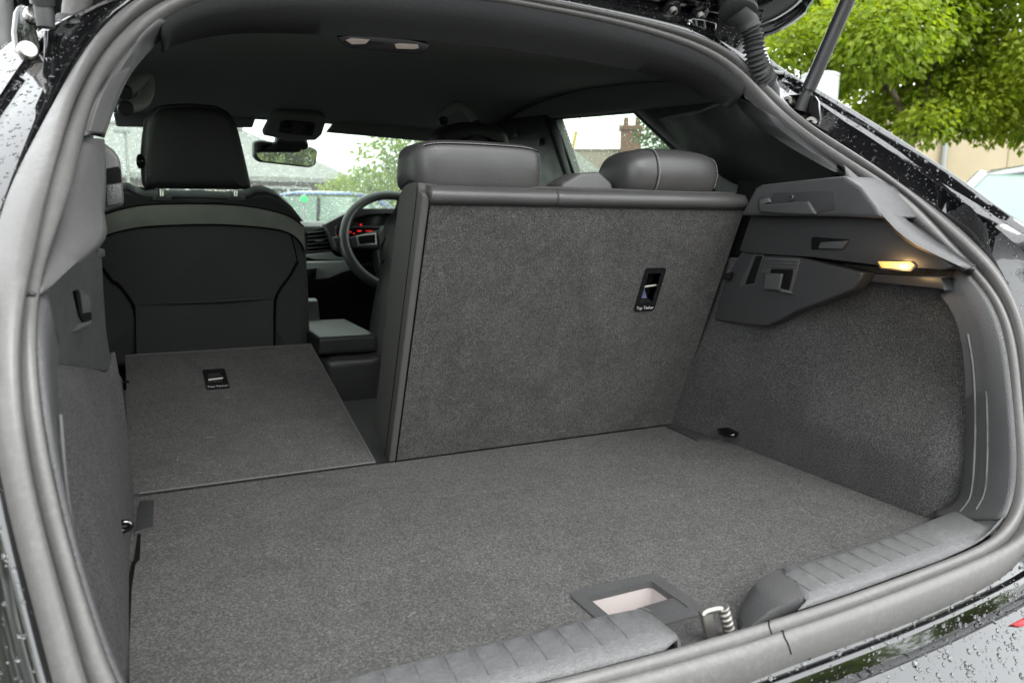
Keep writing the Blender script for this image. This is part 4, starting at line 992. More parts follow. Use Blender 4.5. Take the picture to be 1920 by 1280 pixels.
# bumper lip and bumper
SBX = [(-.60+1.2*i/48) for i in range(49)]
def yo(x): 
    i = min(range(NS), key=lambda i: abs(half[2][i].x-abs(x)) if half[2][i].z < .70 else 9); return half[2][i].y+.22*max(0, abs(x)-.5)
yb = [yo(x) for x in SBX]
yb = [sum(yb[max(0, i-2):i+3])/len(yb[max(0, i-2):i+3]) for i in range(49)]
prof = [(.006, .680), (.002, .660), (-.002, .655), (-.005, .663), (-.0075, .6645), (-.010, .662), (-.011, .645), (-.016, .640), (-.0195, .6445), (-.022, .6455), (-.026, .643), (-.034, .632), (-.055, .606), (-.095, .55), (-.125, .48), (-.135, .35)]
bp = grid('bumper', [[V((x, y+dy, z)) for x, y in zip(SBX, yb)] for dy, z in prof], 'paint', car, .002, angle=55)
# red reflector lamps at the bumper ends, tail-lamp bracket
for s in (1, -1):
    f = (lambda p: p) if s > 0 else mir
    slab('tail_lamp', [f(p) for p in (pZ(1900, 1170, .642), pZ(1960, 1140, .642), pZ(1990, 1155, .63), pZ(1912, 1176, .634))], (0, .03, -.02), 'red_lamp', car, .003, 2)
    tl = part_empty('lamp_mount', car)
    slab('mount_bar', [f(pX(x, y, .606)) for x, y in ((1883, 498), (1888, 490), (1900, 489), (1930, 520), (1960, 560), (1944, 566), (1912, 528))], (s*.012, .006, 0), 'plastic', tl, .003, 2)
    disc('mount_hole', f(pX(1891, 498, .6045)), (-s, -.5, .1), .006, .002, 'black', tl, 14)
    grid('mount_cover', [[f(pX(x, y, .608)+V((.02*r_*0, .012*r_, 0))) for x, y in ((1866, 478), (1880, 464), (1910, 460), (1950, 470))] for r_ in (0, 1)]+[[f(pX(x, y, .612)) for x, y in ((1884, 492), (1894, 480), (1915, 478), (1950, 490))]], 'gloss', tl, .003)

# ---- tailgate, raised
tg = part_empty('tailgate', car)
TA = R_(36); TD = V((0, -math.cos(TA), math.sin(TA))); TN = V((0, -math.sin(TA), -math.cos(TA))); T0 = V((0, -.118, 1.418))
def tp(u, s, d=0.): return T0+V((u, 0, 0))+TD*s+TN*d
def tuv(x, y): p = pP(x, y, T0, TN); return (p.x, (p-T0).dot(TD))
ed = [tuv(*p) for p in ((1412, 72), (1440, 70), (1475, 55), (1510, 30), (1530, 0))]
hs = smooth_curve([V((0, .0, 0)), V((.36, .004, 0)), V((ed[0][0], ed[0][1], 0)), V((ed[1][0], ed[1][1], 0)), V((ed[2][0], ed[2][1], 0)), V((ed[3][0], ed[3][1], 0)), V((ed[4][0], ed[4][1], 0)), V((.60, .30, 0)), V((.62, .50, 0)), V((.62, .75, 0)), V((.54, .93, 0)), V((.30, .98, 0)), V((0, .99, 0))], 220)
full = [(p.x, p.y) for p in hs]+[(-p.x, p.y) for p in hs[::-1]][1:-1]
def tring(k, d, k2=None): return [tp(u*k, .48+(s_-.48)*(k2 or k), d) for u, s_ in full]
grid('tailgate_frame', [tring(1, -.050), tring(1.004, -.030), tring(1.0, -.004), tring(.985, 0), tring(.975, -.008), tring(.962, -.008), tring(.950, .004), tring(.90, .012), tring(.83, .012), tring(.80, -.012)], 'paint', tg, .002, closed=True, angle=50)
grid('tailgate_liner', [tring(.82, -.006), tring(.80, .004), tring(.60, .012), tring(.3, .016), tring(.01, .016)], 'plastic_smooth', tg, closed=True)
grid('tailgate_skin', [tring(1, -.050), tring(.97, -.068), tring(.7, -.085), tring(.3, -.09), tring(.01, -.09)], 'paint', tg, closed=True)
def tdisc(x, y, r, h, mat, hole=0): return disc('tailgate_bolt', pP(x, y, T0+TN*.012, TN), TN, r, h, mat, tg, 16, hole)
for x, y in ((1259, 14), (1310, 24)):
    tdisc(x, y, .016, .006, 'gloss'); tdisc(x, y, .007, .013, 'steel_dull', .003)
hg = part_empty('tailgate_hinge', car)
for pix in ([(1197, 30), (1204, 24), (1218, 26), (1240, 32), (1242, 42), (1200, 38)], [(1290, 36), (1300, 32), (1318, 34), (1346, 42), (1344, 58), (1292, 56)]):
    slab('hinge_arm', [pY(x, y, -.165) for x, y in pix], (0, .05, .01), 'paint', hg, .004, 3)
for x in (1217, 1232, 1305, 1321): tube('hinge_rib', [pY(x, 28+(x-1200)*.10, -.168), pY(x+2, 42+(x-1200)*.10, -.168)], .0022, 'paint', hg, 6)
tube('hinge_wire', smooth_curve([pY(*p, -.17) for p in ((1262, 40), (1270, 49), (1282, 50), (1292, 42), (1290, 56))], 16), .0018, 'steel', hg, 6)

# ---- ribbed wiring gaiter
for s in (1,):
    f = (lambda p: p) if s > 0 else mir
    wg = part_empty('wiring_gaiter', car)
    pth = smooth_curve([pY(1384, 18, -.205), pY(1400, 42, -.210), pY(1411, 70, -.215), pY(1416, 100, -.218), pY(1424, 130, -.215), pY(1440, 156, -.210)], 110)
    tube('ribbed_hose', [f(p) for p in pth[28:]], [.0185-.0026*(1+math.cos(i*2*math.pi/5.4)) for i in range(28, 110)], 'rubber_dark', wg, 22)
    tube('smooth_boot', [f(p) for p in pth[2:31]], [.024-.006*min(1, i/20) for i in range(29)], 'rubber_dark', wg, 18)
    disc('boot_flange', f(pY(1384, 20, -.205)), f(V((-.25, -.35, -.8))), .031, .010, 'rubber_dark', wg, 26)
    tube('smooth_boot', [f(p) for p in (pth[-1], pth[-1]+(pth[-1]-pth[-6])*2.2, pY(1449, 190, -.205))], [.0145, .0135, .012], 'plastic_grey', wg, 14)
    disc('boot_flange', f(V((.515, -.160, 1.312))), f(V((.25, -.55, .7))), .034, .012, 'rubber_dark', wg, 28)
# ---- gas strut with its bolted foot plate
for s in (1,):
    f = (lambda p: p) if s > 0 else mir
    gs = part_empty('gas_strut', car)
    a_ = pX(1508, 186, .545); b_ = pX(1590, 0, .570); e_ = b_+(b_-a_)*2.6
    tube('strut_tube', [f(p) for p in (a_.lerp(b_, .10), e_)], .0115, 'plastic_smooth', gs, 16)
    tube('strut_socket', [f(p) for p in (pX(1500, 207, .543), a_.lerp(b_, -.02), a_.lerp(b_, .11))], [.0105, .010, .0075], 'rubber_dark', gs, 14)
    pl = [(1470, 185), (1480, 178), (1505, 176), (1528, 180), (1534, 190), (1538, 220), (1532, 240), (1522, 248), (1505, 240), (1480, 222), (1468, 206)]
    slab('foot_plate', [f(pX(x, y, .548)) for x, y in pl], (s*.008, .003, 0), 'paint', gs, .002, 3)
    for x, y in ((1477, 193), (1521, 232)):
        disc('bolt', f(pX(x, y, .546)), f(V((-1, -.55, .25))), .0105, .007, 'steel_dull', gs, 20, .0042)

# the same fittings on the other side, where the camera is close to them
wg = part_empty('wiring_gaiter', car)
fl = pY(143, 52, -.185); upv = V((.10, -.12, 1)).normalized()
disc('boot_flange', fl+upv*-.004, upv, .0255, .012, 'rubber_dark', wg, 32)
disc('boot_flange', fl+upv*.006, upv, .020, .006, 'rubber_dark', wg, 32)
tube('smooth_boot', smooth_curve([fl, fl+upv*.022, fl+upv*.045+V((.004, 0, 0)), fl+upv*.07+V((.012, 0, 0))], 16), [.0165, .0158, .0152, .0148, .0146, .0145, .0145, .0145, .0146, .015, .0155, .016, .0165, .017, .017, .017], 'rubber', wg, 24)
hp = smooth_curve([fl+upv*.062+V((.010, 0, 0)), fl+upv*.10+V((.025, 0, 0)), fl+upv*.14+V((.06, .01, 0))], 60)
tube('ribbed_hose', hp, [.018-.002*(1+math.cos(i*2*math.pi/5.4)) for i in range(60)], 'rubber_dark', wg, 20)
gs = part_empty('gas_strut', car)
def lg(x, y, Y=-.245): return pY(x, y, Y)
slab('foot_plate', [lg(*p) for p in ((30, 22), (36, 10), (48, 8), (58, 20), (64, 40), (70, 60), (77, 86), (76, 108), (66, 124), (54, 126), (40, 112), (30, 90), (26, 60))], (-.004, .010, 0), 'paint', gs, .003, 3)
disc('bolt', lg(50, 97, -.248), (.35, -1, .25), .0095, .008, 'steel_dull', gs, 20)
disc('bolt', lg(57, 30, -.250), (.35, -1, .25), .007, .010, 'steel', gs, 16)
tube('strut_socket', [lg(86, 52, -.262), lg(84, 30, -.262), lg(80, 8, -.262)], [.0085, .0095, .009], 'rubber_dark', gs, 14)
tube('strut_tube', [lg(80, 8, -.262), lg(72, -60, -.275), lg(40, -420, -.34)], .0115, 'plastic_smooth', gs, 14)
tube('gutter_lip', smooth_curve([lg(88, 60, -.24), lg(84, 110, -.25), lg(76, 170, -.28), lg(66, 215, -.30)], 20), .0025, 'paint', gs, 8)

# ================================================================== outdoors
def leafmat(name, cols, trans=.45):
    k = NT(name); at_ = k.n('ShaderNodeAttribute', attribute_name='tone')
    c = k.ramp(at_.outputs['Fac'], [(i/(len(cols)-1), q) for i, q in enumerate(cols)])
    k.set(col=c, rough=.45, spec=.35)
    tl = k.n('ShaderNodeBsdfTranslucent'); k.l(k.mul(c, (1.15, 1.2, .5)), tl.inputs[0])
    mx = k.n('ShaderNodeMixShader'); mx.inputs[0].default_value = trans
    k.l(k.b.outputs[0], mx.inputs[1]); k.l(tl.outputs[0], mx.inputs[2]); k.l(mx.outputs[0], k.o.inputs[0]); return k.m
M['leaf_lime'] = leafmat('lime_leaves', [(.11, .18, .012), (.205, .275, .019), (.31, .345, .033)], .6)
M['leaf_green'] = leafmat('green_leaves', [(.030, .065, .012), (.06, .11, .018), (.11, .16, .03)])
k = NT('bark'); k.bump(k.noise(40, 4), .8, .02); M['bark'] = k.set(col=k.ramp(k.noise(12, 4), [(.3, (.09, .065, .045)), (.7, (.19, .145, .105))]), rough=.9)
def leaves(name, clumps, n, size, mat, parent, seed, droop=.5):
    """clumps: (centre, radius); n leaves, each a folded pointed blade of two quads"""
    rnd = random.Random(seed); vs, fs, tone = [], [], []
    wts = [r**2 for c, r in clumps]; tot = sum(wts)
    for (c, r), wgt in zip(clumps, wts):
        kt = rnd.random()
        for _ in range(int(n*wgt/tot)):
            d = V((rnd.gauss(0, 1), rnd.gauss(0, 1), rnd.gauss(0, 1))).normalized(); p = c+d*r*rnd.random()**.45*V((1, 1, .8)).length/1.62
            p = c+V((d.x, d.y, d.z*.8))*r*(rnd.random()**.40)
            ax = V((d.x+rnd.uniform(-.8, .8), d.y+rnd.uniform(-.8, .8), d.z*.4-droop+rnd.uniform(-.5, .5))).normalized()
            up = V((d.x*.5+rnd.uniform(-1, 1), d.y*.5+rnd.uniform(-1, 1), rnd.uniform(.2, 1.2))).normalized()
            sd_ = ax.cross(up)
            if sd_.length < .05: continue
            sd_.normalize(); nn = sd_.cross(ax); L = size*rnd.uniform(.6, 1.2); W_ = L*.30
            b = len(vs)
            vs += [p, p+ax*L*.45+sd_*W_+nn*W_*.35, p+ax*L-nn*L*.12, p+ax*L*.45-sd_*W_+nn*W_*.35, p+ax*L*.5]
            fs += [(b, b+1, b+2, b+4), (b, b+4, b+2, b+3)]
            t_ = min(1, max(0, .5*kt+.5*rnd.random()+.12*d.z)); tone += [t_]*5
    me = D.meshes.new(name); me.from_pydata([tuple(v) for v in vs], [], fs)
    at_ = me.attributes.new('tone', 'FLOAT', 'POINT'); at_.data.foreach_set('value', tone)
    me.materials.append(M[mat]); return link(D.objects.new(name, me), parent)
def limb(name, pts, r0, r1, parent, n=9):
    c = smooth_curve(pts, 14); return tube(name, c, [r0+(r1-r0)*i/13 for i in range(14)], 'bark', parent, n)
def along(x, y, d):                                                    # point at depth d (metres along the view) on a pixel's ray
    return CAM+ray(x, y)*d
def tree(base, label, clumps, n, size, mat, limbs, r0, seed, group=None, trunk_top=None):
    t = empty('tree', base, label, 'tree', group)
    top_ = trunk_top or V((base[0], base[1], max(c.z for c, r in clumps)*.55))
    limb('trunk', [V(base), V(base).lerp(top_, .5)+V((.05, .03, 0)), top_], r0, r0*.6, t, 12)
    for a_, b_ in limbs: limb('limb', [a_, a_.lerp(b_, .5)+V((.03, .02, .10)), b_], r0*.5, r0*.14, t)
    leaves('crown', clumps, n, size, mat, t, seed); return t
# --- lime-green tree past the boot's side
rnd = random.Random(3)
DT = 7.6
tb = along(1718, 300, DT); fork = along(1705, 262, DT)
cl = []
for x, y, r in ((1470, 90, .40), (1545, 70, .50), (1600, 120, .42), (1650, 60, .55), (1720, 30, .6), (1640, 170, .38), (1700, 120, .5), (1780, 90, .55), (1760, 190, .42), (1830, 190, .40), (1850, 60, .6), (1900, 150, .5), (1960, 100, .6), (1590, 10, .5), (1500, -40, .6),
                (1650, -60, .7), (1780, -90, .8), (1900, -70, .8), (2050, 40, .8), (2060, 180, .6), (1900, 222, .34), (1860, 232, .30), (1795, 222, .30), (1735, 232, .26), (1980, 215, .45), (1690, 212, .26), (1500, 40, .4), (1560, 150, .26), (1620, 215, .22), (1450, 20, .4), (1830, 120, .5)):
    cl.append((along(x, y, DT+rnd.uniform(-1.0, .5)), r*rnd.uniform(.85, 1.1)))
for _ in range(4): cl.append((along(rnd.uniform(1500, 1900), rnd.uniform(-300, -140), DT+rnd.uniform(-1, 1.2)), rnd.uniform(.6, .9)))
lm = [(fork, along(x, y, DT+dd)) for x, y, dd in ((1650, 140, -.3), (1690, 60, .2), (1760, 150, .3), (1790, 40, -.2), (1600, 90, .4), (1870, 120, .2), (1740, 210, -.4))]
tree((tb.x, tb.y, 0), 'big lime-green leafy tree beside the cream wall', cl, 62000, .074, 'leaf_lime', lm, .085, 11, trunk_top=fork)
# --- cream building behind the tree
k = NT('cream_render'); k.bump(k.noise(30, 4), .2, .01); M['cream'] = k.set(col=k.ramp(k.noise(1.3, 5, .6), [(.3, (.28, .235, .15)), (.7, (.33, .28, .185))]), rough=.85)
M['white_wall'] = plain('white_render', (.62, .62, .58), .8)
k = NT('brick_wall'); br = k.n('ShaderNodeTexBrick'); br.inputs['Scale'].default_value = 4; br.inputs['Color1'].default_value = (.17, .11, .08, 1); br.inputs['Color2'].default_value = (.22, .15, .11, 1); br.inputs['Mortar'].default_value = (.35, .32, .28, 1); k.l(k.tc.outputs['Object'], br.inputs[0])
M['brick'] = k.set(col=br.outputs[0], rough=.85)
M['chimney_brick'] = plain('red_brown_brick', (.15, .075, .045), .85)
k = NT('roof_tile'); M['roof_grey'] = k.set(col=k.ramp(k.noise(6, 4), [(.3, (.16, .155, .15)), (.7, (.24, .235, .225))]), rough=.7)
M['roof_brown'] = plain('brown_roof', (.12, .085, .06), .75)
M['window_dark'] = plain('window_glass', (.03, .035, .035), .05, spec=.8)
M['white_frame'] = plain('white_frame', (.7, .7, .68), .5)
M['pole'] = plain('grey_pole', (.22, .23, .22), .5)
M['post_grey'] = plain('pale_post_paint', (.33, .35, .33), .5)
M['yellow'] = plain('yellow_paint', (.50, .36, .04), .6)
bl_ = along(1850, 280, 12.5)
cb_ = empty('cream_building', (bl_.x, bl_.y+2, 0), 'plain cream rendered building with a drainpipe, behind the lime tree', 'building')
UXd = V((.86, -.51, 0)); UNd = V((.51, .86, 0))
def bpt(u, dpt, z): return V((bl_.x, bl_.y, 0))+UXd*u+UNd*dpt+V((0, 0, z))
slab('wall', [bpt(-1.15, 0, 0), bpt(9, 0, 0), bpt(9, 0, 3.3), bpt(-1.15, 0, 3.3)], UNd*6, 'cream', cb_, .01)
slab('roof', [bpt(-1.5, -.3, 3.3), bpt(9.3, -.3, 3.3), bpt(9.3, 3, 4.4), bpt(-1.5, 3, 4.4)], (0, 0, .12), 'roof_grey', cb_, .01)
tube('drainpipe', [bpt(-.68, -.06, .0), bpt(-.68, -.06, 3.25)], .04, 'pole', cb_, 10)
for u in (.35, 2.2, 4.0): tube('wall_joint', [bpt(u, -.004, 0), bpt(u, -.004, 3.3)], .012, 'cream', cb_, 6)
# --- pale round post behind the strut
pw = along(1537, 160, 6.4)
po = empty('round_post', (pw.x, pw.y, 0), 'thick pale round post with flat cap under the lime tree', 'post')
pt = along(1537, 141, 6.4)
tube('shaft', [V((pw.x, pw.y, 0)), V((pw.x, pw.y, pt.z-.02))], .150, 'post_grey', po, 28); disc('cap', (pw.x, pw.y, pt.z-.02), (0, 0, 1),   .153, .03, 'post_grey', po, 28)

# --- parked cars: lofted body, glass, wheels, lamps
M['car_white'] = plain('pale_car_paint', (.21, .215, .22), .25, coat=1.)
M['car_blue'] = plain('blue_car_paint', (.06, .12, .30), .16, coat=1.)
M['car_silver'] = plain('silver_car_paint', (.38, .40, .42), .2, metal=.4, coat=1.)
M['tyre'] = plain('tyre_rubber', (.02, .02, .02), .8)
M['lamp_clear'] = plain('headlamp_lens', (.6, .62, .64), .05, spec=.8, coat=1.)
def parked_car(loc, rz, mat, label, group):
    t = empty('parked_car', loc, label, 'car', group)
    Rm = Matrix.Translation(V(loc)) @ Matrix.Rotation(rz, 4, 'Z')
    W = lambda x, y, z: Rm @ V((x, y, z))
    st = [(2.10, .42, .62, .66, .66), (1.95, .32, .74, .80, .74), (1.60, .28, .82, .86, .80), (1.00, .28, .93, .88, .78), (.95, .28, .95, .88, .76), (.2, .28, .96, .88, .74), (-1.2, .28, .97, .88, .74), (-1.75, .28, .98, .86, .74), (-2.0, .32, .90, .80, .70), (-2.1, .42, .70, .70, .66)]
    rows = []
    for y, zb, zt, wb, wt in st:
        rows.append([W(x, y, z) for x, z in ((-wb*.9, zb), (-wb, zb+.12), (-wb, zb+(zt-zb)*.6), (-wt, zt), (0, zt+.03), (wt, zt), (wb, zb+(zt-zb)*.6), (wb, zb+.12), (wb*.9, zb))])
    rows = [[sum(rows[0], V((0, 0, 0)))/9]*9]+rows+[[sum(rows[-1], V((0, 0, 0)))/9]*9]
    grid('body', rows, mat, t, closed=True, angle=40)
    # cabin: roof, glass
    rf = [(.30, 1.40, .56), (.0, 1.45, .58), (-.9, 1.45, .57), (-1.35, 1.40, .54)]
    grid('roof', [[W(x, y, z-.05*(x/w_)**2+.02) for x in (-w_, -w_*.6, 0, w_*.6, w_)] for y, z, w_ in rf], mat, t, .03)
    slab('windscreen', [W(-.74, 1.02, .95), W(.74, 1.02, .95), W(.555, .30, 1.385), W(-.555, .30, 1.385)], (Rm.to_3x3() @ V((0, -.02, -.012))), 'car_glass', t, 0)
    slab('rear_screen', [W(-.70, -1.85, .98), W(.70, -1.85, .98), W(.53, -1.36, 1.37), W(-.53, -1.36, 1.37)], (Rm.to_3x3() @ V((0, .02, -.012))), 'car_glass', t, 0)
    for s in (1, -1):
        slab('side_window', [W(s*.78, .98, .96), W(s*.76, -.38, .96), W(s*.59, -.38, 1.38), W(s*.575, .26, 1.37)], (Rm.to_3x3() @ V((-s*.02, 0, 0))), 'car_glass', t, 0)
        slab('side_window', [W(s*.76, -.44, .96), W(s*.73, -1.80, .98), W(s*.55, -1.32, 1.37), W(s*.59, -.44, 1.38)], (Rm.to_3x3() @ V((-s*.02, 0, 0))), 'car_glass', t, 0)
        tube('windscreen_pillar', [W(s*.765, 1.02, .95), W(s*.575, .29, 1.39)], .035, mat, t, 8)
        tube('rear_pillar', [W(s*.72, -1.83, .98), W(s*.545, -1.34, 1.38)], .05, mat, t, 8)
        slab('headlight', [W(s*.44, 2.02, .66), W(s*.74, 1.90, .70), W(s*.74, 1.86, .80), W(s*.50, 1.96, .75)], (Rm.to_3x3() @ V((0, -.08, .02))), 'lamp_clear', t, .01)
        slab('tail_lamp', [W(s*.52, -2.04, .72), W(s*.78, -1.93, .74), W(s*.76, -1.90, .88), W(s*.54, -2.0, .88)], (Rm.to_3x3() @ V((0, .08, .0))), 'red_lamp', t, .01)
        for y in (1.28, -1.30):
            wh = part_empty('wheel', t); ax = Rm.to_3x3() @ V((s, 0, 0))
            disc('tyre', W(s*.68, y, .32), ax, .32, .22, 'tyre', wh, 24, .21); disc('rim', W(s*.70, y, .32), ax, .205, .19, 'steel_dull', wh, 20, .05)
    return t
wc = pZ(1850, 300, 1.46)
parked_car((4.95, 1.55, 0), R_(112), 'car_white', 'pale silver-white car parked beside the cream wall', 'parked cars')
parked_car((2.2, 12.6, 0), R_(70), 'car_blue', 'blue parked car seen through the wet windscreen', 'parked cars')
parked_car((-1.9, 11.2, 0), R_(80), 'car_silver', 'silver parked car seen past the passenger headrest', 'parked cars')

# --- houses
def house(name, label, org, ang, L, Wd, he, hr, wall, roof, hip, wins, chim=None, frame='white_frame'):
    t = empty(name, org, label, 'house'); o = V(org); U = V((math.cos(ang), math.sin(ang), 0)); N = V((-math.sin(ang), math.cos(ang), 0))
    P = lambda u, v, z: o+U*u+N*v+V((0, 0, z))
    slab('wall', [P(0, 0, 0), P(L, 0, 0), P(L, 0, he), P(0, 0, he)], N*Wd, wall, t, 0)
    e = .4
    A_, B_, C_, D_ = P(-e, -e, he), P(L+e, -e, he), P(L+e, Wd+e, he), P(-e, Wd+e, he)
    R1, R2 = P(hip, Wd/2, hr), P(L-hip, Wd/2, hr)
    up = V((0, 0, .15))
    vs = [A_, B_, C_, D_, R1, R2, A_-up, B_-up, C_-up, D_-up]
    rf = from_py('roof', vs, [(0, 1, 5, 4), (1, 2, 5), (2, 3, 4, 5), (3, 0, 4), (0, 1, 7, 6), (1, 2, 8, 7), (2, 3, 9, 8), (3, 0, 6, 9), (6, 7, 8, 9)], roof, t, False)
    if hip == 0:
        from_py('gable', [P(0, 0, he), P(0, Wd, he), P(0, Wd/2, hr-.1), P(.02, 0, he), P(.02, Wd, he), P(.02, Wd/2, hr-.1)], [(0, 1, 2), (3, 4, 5)], wall, t, False)
    tube('ridge', [R1+V((0, 0, .02)), R2+V((0, 0, .02))], .10, roof, rf, 8)
    if chim:
        u, v, z0, z1, wd = chim
        ch = slab('chimney', [P(u-wd/2, v-.35, z0), P(u+wd/2, v-.35, z0), P(u+wd/2, v-.35, z1), P(u-wd/2, v-.35, z1)], N*.7, 'chimney_brick', t, .02)
        slab('chimney_cap', [P(u-wd/2-.10, v-.45, z1-.25), P(u+wd/2+.10, v-.45, z1-.25), P(u+wd/2+.10, v-.45, z1), P(u-wd/2-.10, v-.45, z1)], N*.9, 'chimney_brick', ch, .02)
        for k_ in (-.25, .3): disc('chimney_pot', P(u+k_*wd, v, z1), (0, 0, 1), .14, .45, 'chimney_brick', ch, 12)
    for u, z, ww, wh_ in wins:
        w_ = slab('window', [P(u, -.03, z), P(u+ww, -.03, z), P(u+ww, -.03, z+wh_), P(u, -.03, z+wh_)], N*.03, frame, t, .01)
        for k_ in (0, 1): slab('pane', [P(u+.06+k_*ww/2, -.045, z+.07), P(u+ww/2-.04+k_*ww/2, -.045, z+.07), P(u+ww/2-.04+k_*ww/2, -.045, z+wh_-.07), P(u+.06+k_*ww/2, -.045, z+wh_-.07)], N*.02, 'window_dark', w_, 0)
    return t
a_ = along(652, 345, 27); b_ = along(430, 330, 22)
house('bungalow', 'low bungalow with grey hipped roof, seen through the wet windscreen', (a_.x-13.0, a_.y+1.0, 0), R_(-4), 13.0, 6.0, 2.3, 4.1, 'brick', 'roof_grey', 3.2, [(4.2, .9, 1.6, 1.1), (7.2, .9, 1.2, 1.1), (10.2, .9, 1.6, 1.1)])
UH, NH = V((.84, -.55, 0)), V((.55, .84, 0))
hh = along(1172, 300, 40); hh = hh-UH*3.4
house('chimney_house', 'house with brown roof and red brick chimney, seen through the rear door window', (hh.x, hh.y, 0), math.atan2(-.55, .84), 6.8, 6, 3.3, 4.75, 'white_wall', 'roof_brown', 0, [(1.0, 1.0, 1.4, 1.3), (4.4, 1.0, 1.4, 1.3)], (3.75, 3, 4.2, 6.1, 1.15))
hh = along(1112, 300, 37)
house('gabled_house', 'narrow cream gable with grey roof beside the chimney house', (hh.x, hh.y, 0), math.atan2(.84, .55), 5, 2.1, 3.3, 4.35, 'cream', 'roof_grey', 0, [(1.0, .9, 1.4, 1.2)])
# --- shrubs and trees seen through the screens
def simple_tree(px, py, depth, rad, hgt, n, size, mat, label, seed, cone=False, group='trees and shrubs past the windscreen'):
    p = along(px, py, depth); rn = random.Random(seed); cls = []
    for i in range(16):
        f = i/15; z = hgt*(.28+.66*f); rr = rad*((1-f)*.9+.12) if cone else rad*(.55+.45*math.sin(math.pi*min(1, f*1.05)))
        for _ in range(2): a2 = rn.uniform(0, 6.28); cls.append((V((p.x+math.cos(a2)*rr*.55, p.y+math.sin(a2)*rr*.55, z)), rr*.62))
    return tree((p.x, p.y, 0), label, cls, n, size, mat, [], .10 if hgt > 3 else .04, seed, group)
simple_tree(735, 330, 17, .75, 2.9, 2600, .13, 'leaf_green', 'tall narrow conifer past the steering wheel', 21, True)
simple_tree(700, 345, 15, .9, 2.0, 2600, .12, 'leaf_lime', 'rounded yellow-green shrub beside the conifer', 22)
simple_tree(655, 350, 19, 1.0, 2.0, 2200, .14, 'leaf_lime', 'yellow-green bush at the end of the bungalow', 23)
simple_tree(775, 280, 13, 1.0, 3.1, 2600, .12, 'leaf_lime', 'lime tree over the sun visor edge', 24)
simple_tree(590, 380, 14.5, .75, 1.25, 1500, .10, 'leaf_green', 'dark hedge shrub in front of the bungalow wall', 25)
simple_tree(535, 380, 14.5, .75, 1.25, 1500, .10, 'leaf_green', 'dark shrub behind the blue car', 26)
simple_tree(1245, 260, 16, .9, 3.3, 2600, .13, 'leaf_green', 'green tree at the edge of the rear door window', 27)
# trees off to the side, met again in the cabin mirror
for (x, y, r, hh_, sd2) in ((6.6, -8.2, 1.4, 2.0, 31), (8.6, -9.0, 1.5, 2.1, 32), (9.4, -6.0, 1.4, 2.0, 33)):
    rn = random.Random(sd2); cls = [(V((x+rn.uniform(-.6, .6)*r, y+rn.uniform(-.6, .6)*r, hh_*(.2+.75*i/19))), r*.55) for i in range(20)]
    tree((x, y, 0), ['low leafy bush mirrored at the middle of the cabin mirror', 'low spreading bush far behind, between two other bushes', 'low leafy bush beside the car park exit'][sd2-31], cls, 3600, .17, 'leaf_lime', [], .12, sd2, 'trees beside the car park')
for (x, y, r, hh_, sd2, lab) in ((-3.6, -11.0, 2.2, 4.6, 34, 'broad tree with low boughs behind the open tailgate'), (-.4, -12.0, 2.3, 4.9, 35, 'tall dark-leaved tree behind the open tailgate'), (2.6, -11.5, 2.0, 3.9, 36, 'shorter bushy tree behind the open tailgate')):
    rn = random.Random(sd2); cls = [(V((x+rn.uniform(-.7, .7)*r, y+rn.uniform(-.6, .6)*r, hh_*(.12+.8*i/23))), r*.55) for i in range(24)]
    tree((x, y, 0), lab, cls, 4200, .24, 'leaf_green', [], .14, sd2)
# street lamp, yellow post, green lamp
q = along(238, 300, 24); sl2 = empty('street_lamp', (q.x, q.y, 0), 'thin grey street lamp seen past the passenger headrest', 'street lamp')
zt = along(238, 249, 24).z
tube('pole', [V((q.x, q.y, 0)), V((q.x, q.y, zt))], [.07, .04], 'pole', sl2, 8); box('lamp_head', (q.x-.32, q.y-.1, zt-.02), (q.x+.14, q.y+.1, zt+.08), 'pole', sl2, .02)
q = along(1075, 300, 14); yp = empty('yellow_post', (q.x, q.y, 0), 'thin leaning yellow post outside the rear door window', 'post')
tube('shaft', [V((q.x-.1, q.y, 0)), along(1066, 312, 14), along(1080, 250, 14)], .03, 'yellow', yp, 8); disc('cap', along(1080, 250, 14), (0, 0, 1), .034, .03, 'yellow', yp, 10)
M['green_lit'] = plain('green_lamp', (0, .3, .08), .4, emi=(0, 1, .2), emis=.35)
q = along(570, 373, 9.2); gl_ = empty('signal_lamp', (q.x, q.y, 0), 'small lit green lamp on a low post beyond the bonnet', 'lamp')
tube('post', [V((q.x, q.y+.05, 0)), V((q.x, q.y+.05, q.z+.06))], .025, 'pole', gl_, 8); disc('lens', V((q.x, q.y-.0, q.z)), (0, -1, 0), .042, .02, 'green_lit', gl_, 16)

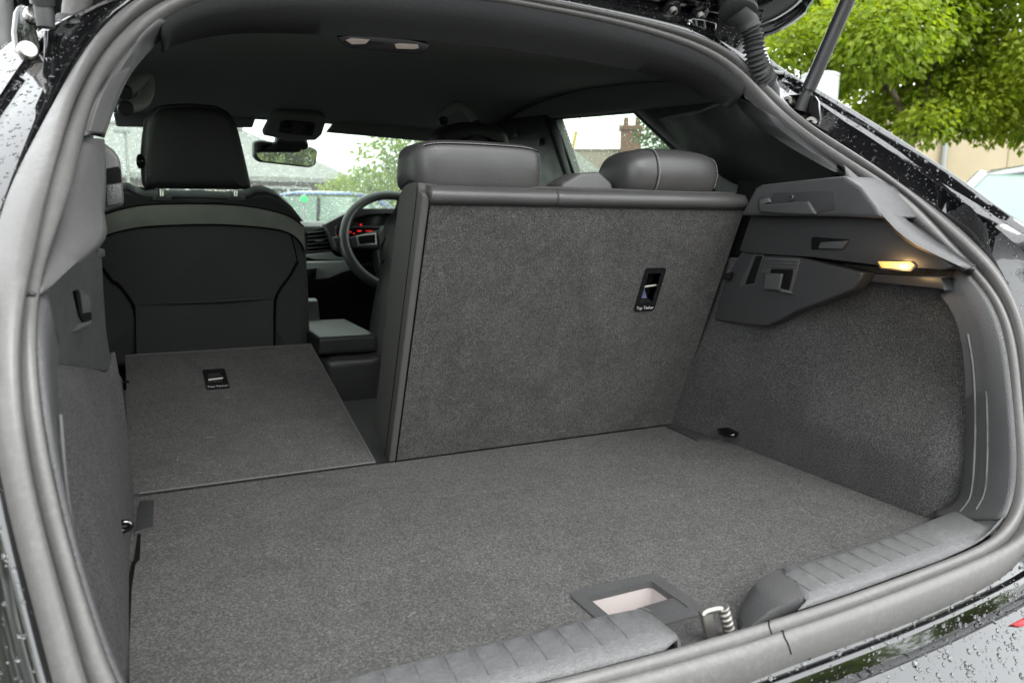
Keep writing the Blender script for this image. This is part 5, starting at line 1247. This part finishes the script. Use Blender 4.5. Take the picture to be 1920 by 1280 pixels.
# ================================================================== rain drops on the paint
bpy.context.view_layer.update()
def droplets(name, objs, n, r0, r1, parent, seed, lim=(-30, 1950, -20, 1300), flat=.5):
    rn = random.Random(seed); tri = []
    for o in objs:
        me = o.data; me.calc_loop_triangles()
        for t_ in me.loop_triangles:
            a, b, c = (me.vertices[i].co for i in t_.vertices); ce = (a+b+c)/3; v = ce-CAM
            dz = AX.z*v.x+AY.z*v.y+AZ.z*v.z
            if dz < .05: continue
            px = CX+FPX*(AX.x*v.x+AY.x*v.y+AZ.x*v.z)/dz; py = CY+FPX*(AX.y*v.x+AY.y*v.y+AZ.y*v.z)/dz
            if not (lim[0] < px < lim[1] and lim[2] < py < lim[3]): continue
            nn = (b-a).cross(c-a); ar = nn.length/2
            if ar < 1e-9: continue
            nn.normalize()
            if nn.dot(CAM-ce) < 0: nn = -nn
            if nn.z < -.3: continue
            tri.append((a, b, c, nn, ar))
    if not tri: return
    cum, s = [], 0
    for t_ in tri: s += t_[4]; cum.append(s)
    import bisect
    bm = bmesh.new()
    for _ in range(n):
        a, b, c, nn, ar = tri[min(len(tri)-1, bisect.bisect(cum, rn.random()*s))]
        u, v = rn.random(), rn.random()
        if u+v > 1: u, v = 1-u, 1-v
        p = a+(b-a)*u+(c-a)*v+nn*.001; r = r0*(r1/r0)**(rn.random()**2.2); U = nn.orthogonal().normalized(); W_ = nn.cross(U); st_ = rn.uniform(.85, 1.2)
        rings = []
        for rr, hh_ in ((1, 0), (.85, .42), (.45, .78)):
            rings.append([bm.verts.new(p+(U*math.cos(2*math.pi*k_/7)*st_+W_*math.sin(2*math.pi*k_/7))*r*rr+nn*r*flat*hh_*1.2) for k_ in range(7)])
        tp_ = bm.verts.new(p+nn*r*flat)
        for A_, B_ in zip(rings, rings[1:]):
            for k_ in range(7): bm.faces.new([A_[k_], A_[(k_+1) % 7], B_[(k_+1) % 7], B_[k_]])
        for k_ in range(7): bm.faces.new([rings[2][k_], rings[2][(k_+1) % 7], tp_])
    o = finish(bm, name, 'water', parent, True, 90, recalc=False); o['kind'] = 'stuff'; return o
droplets('rain_drops', [body_bits[0], body_bits[1]], 2600, .0006, .0022, car, 41)
droplets('rain_drops', [body_bits[2], body_bits[3]], 700, .0007, .0020, car, 42)
droplets('rain_drops', [bp], 1100, .0006, .0034, car, 43)
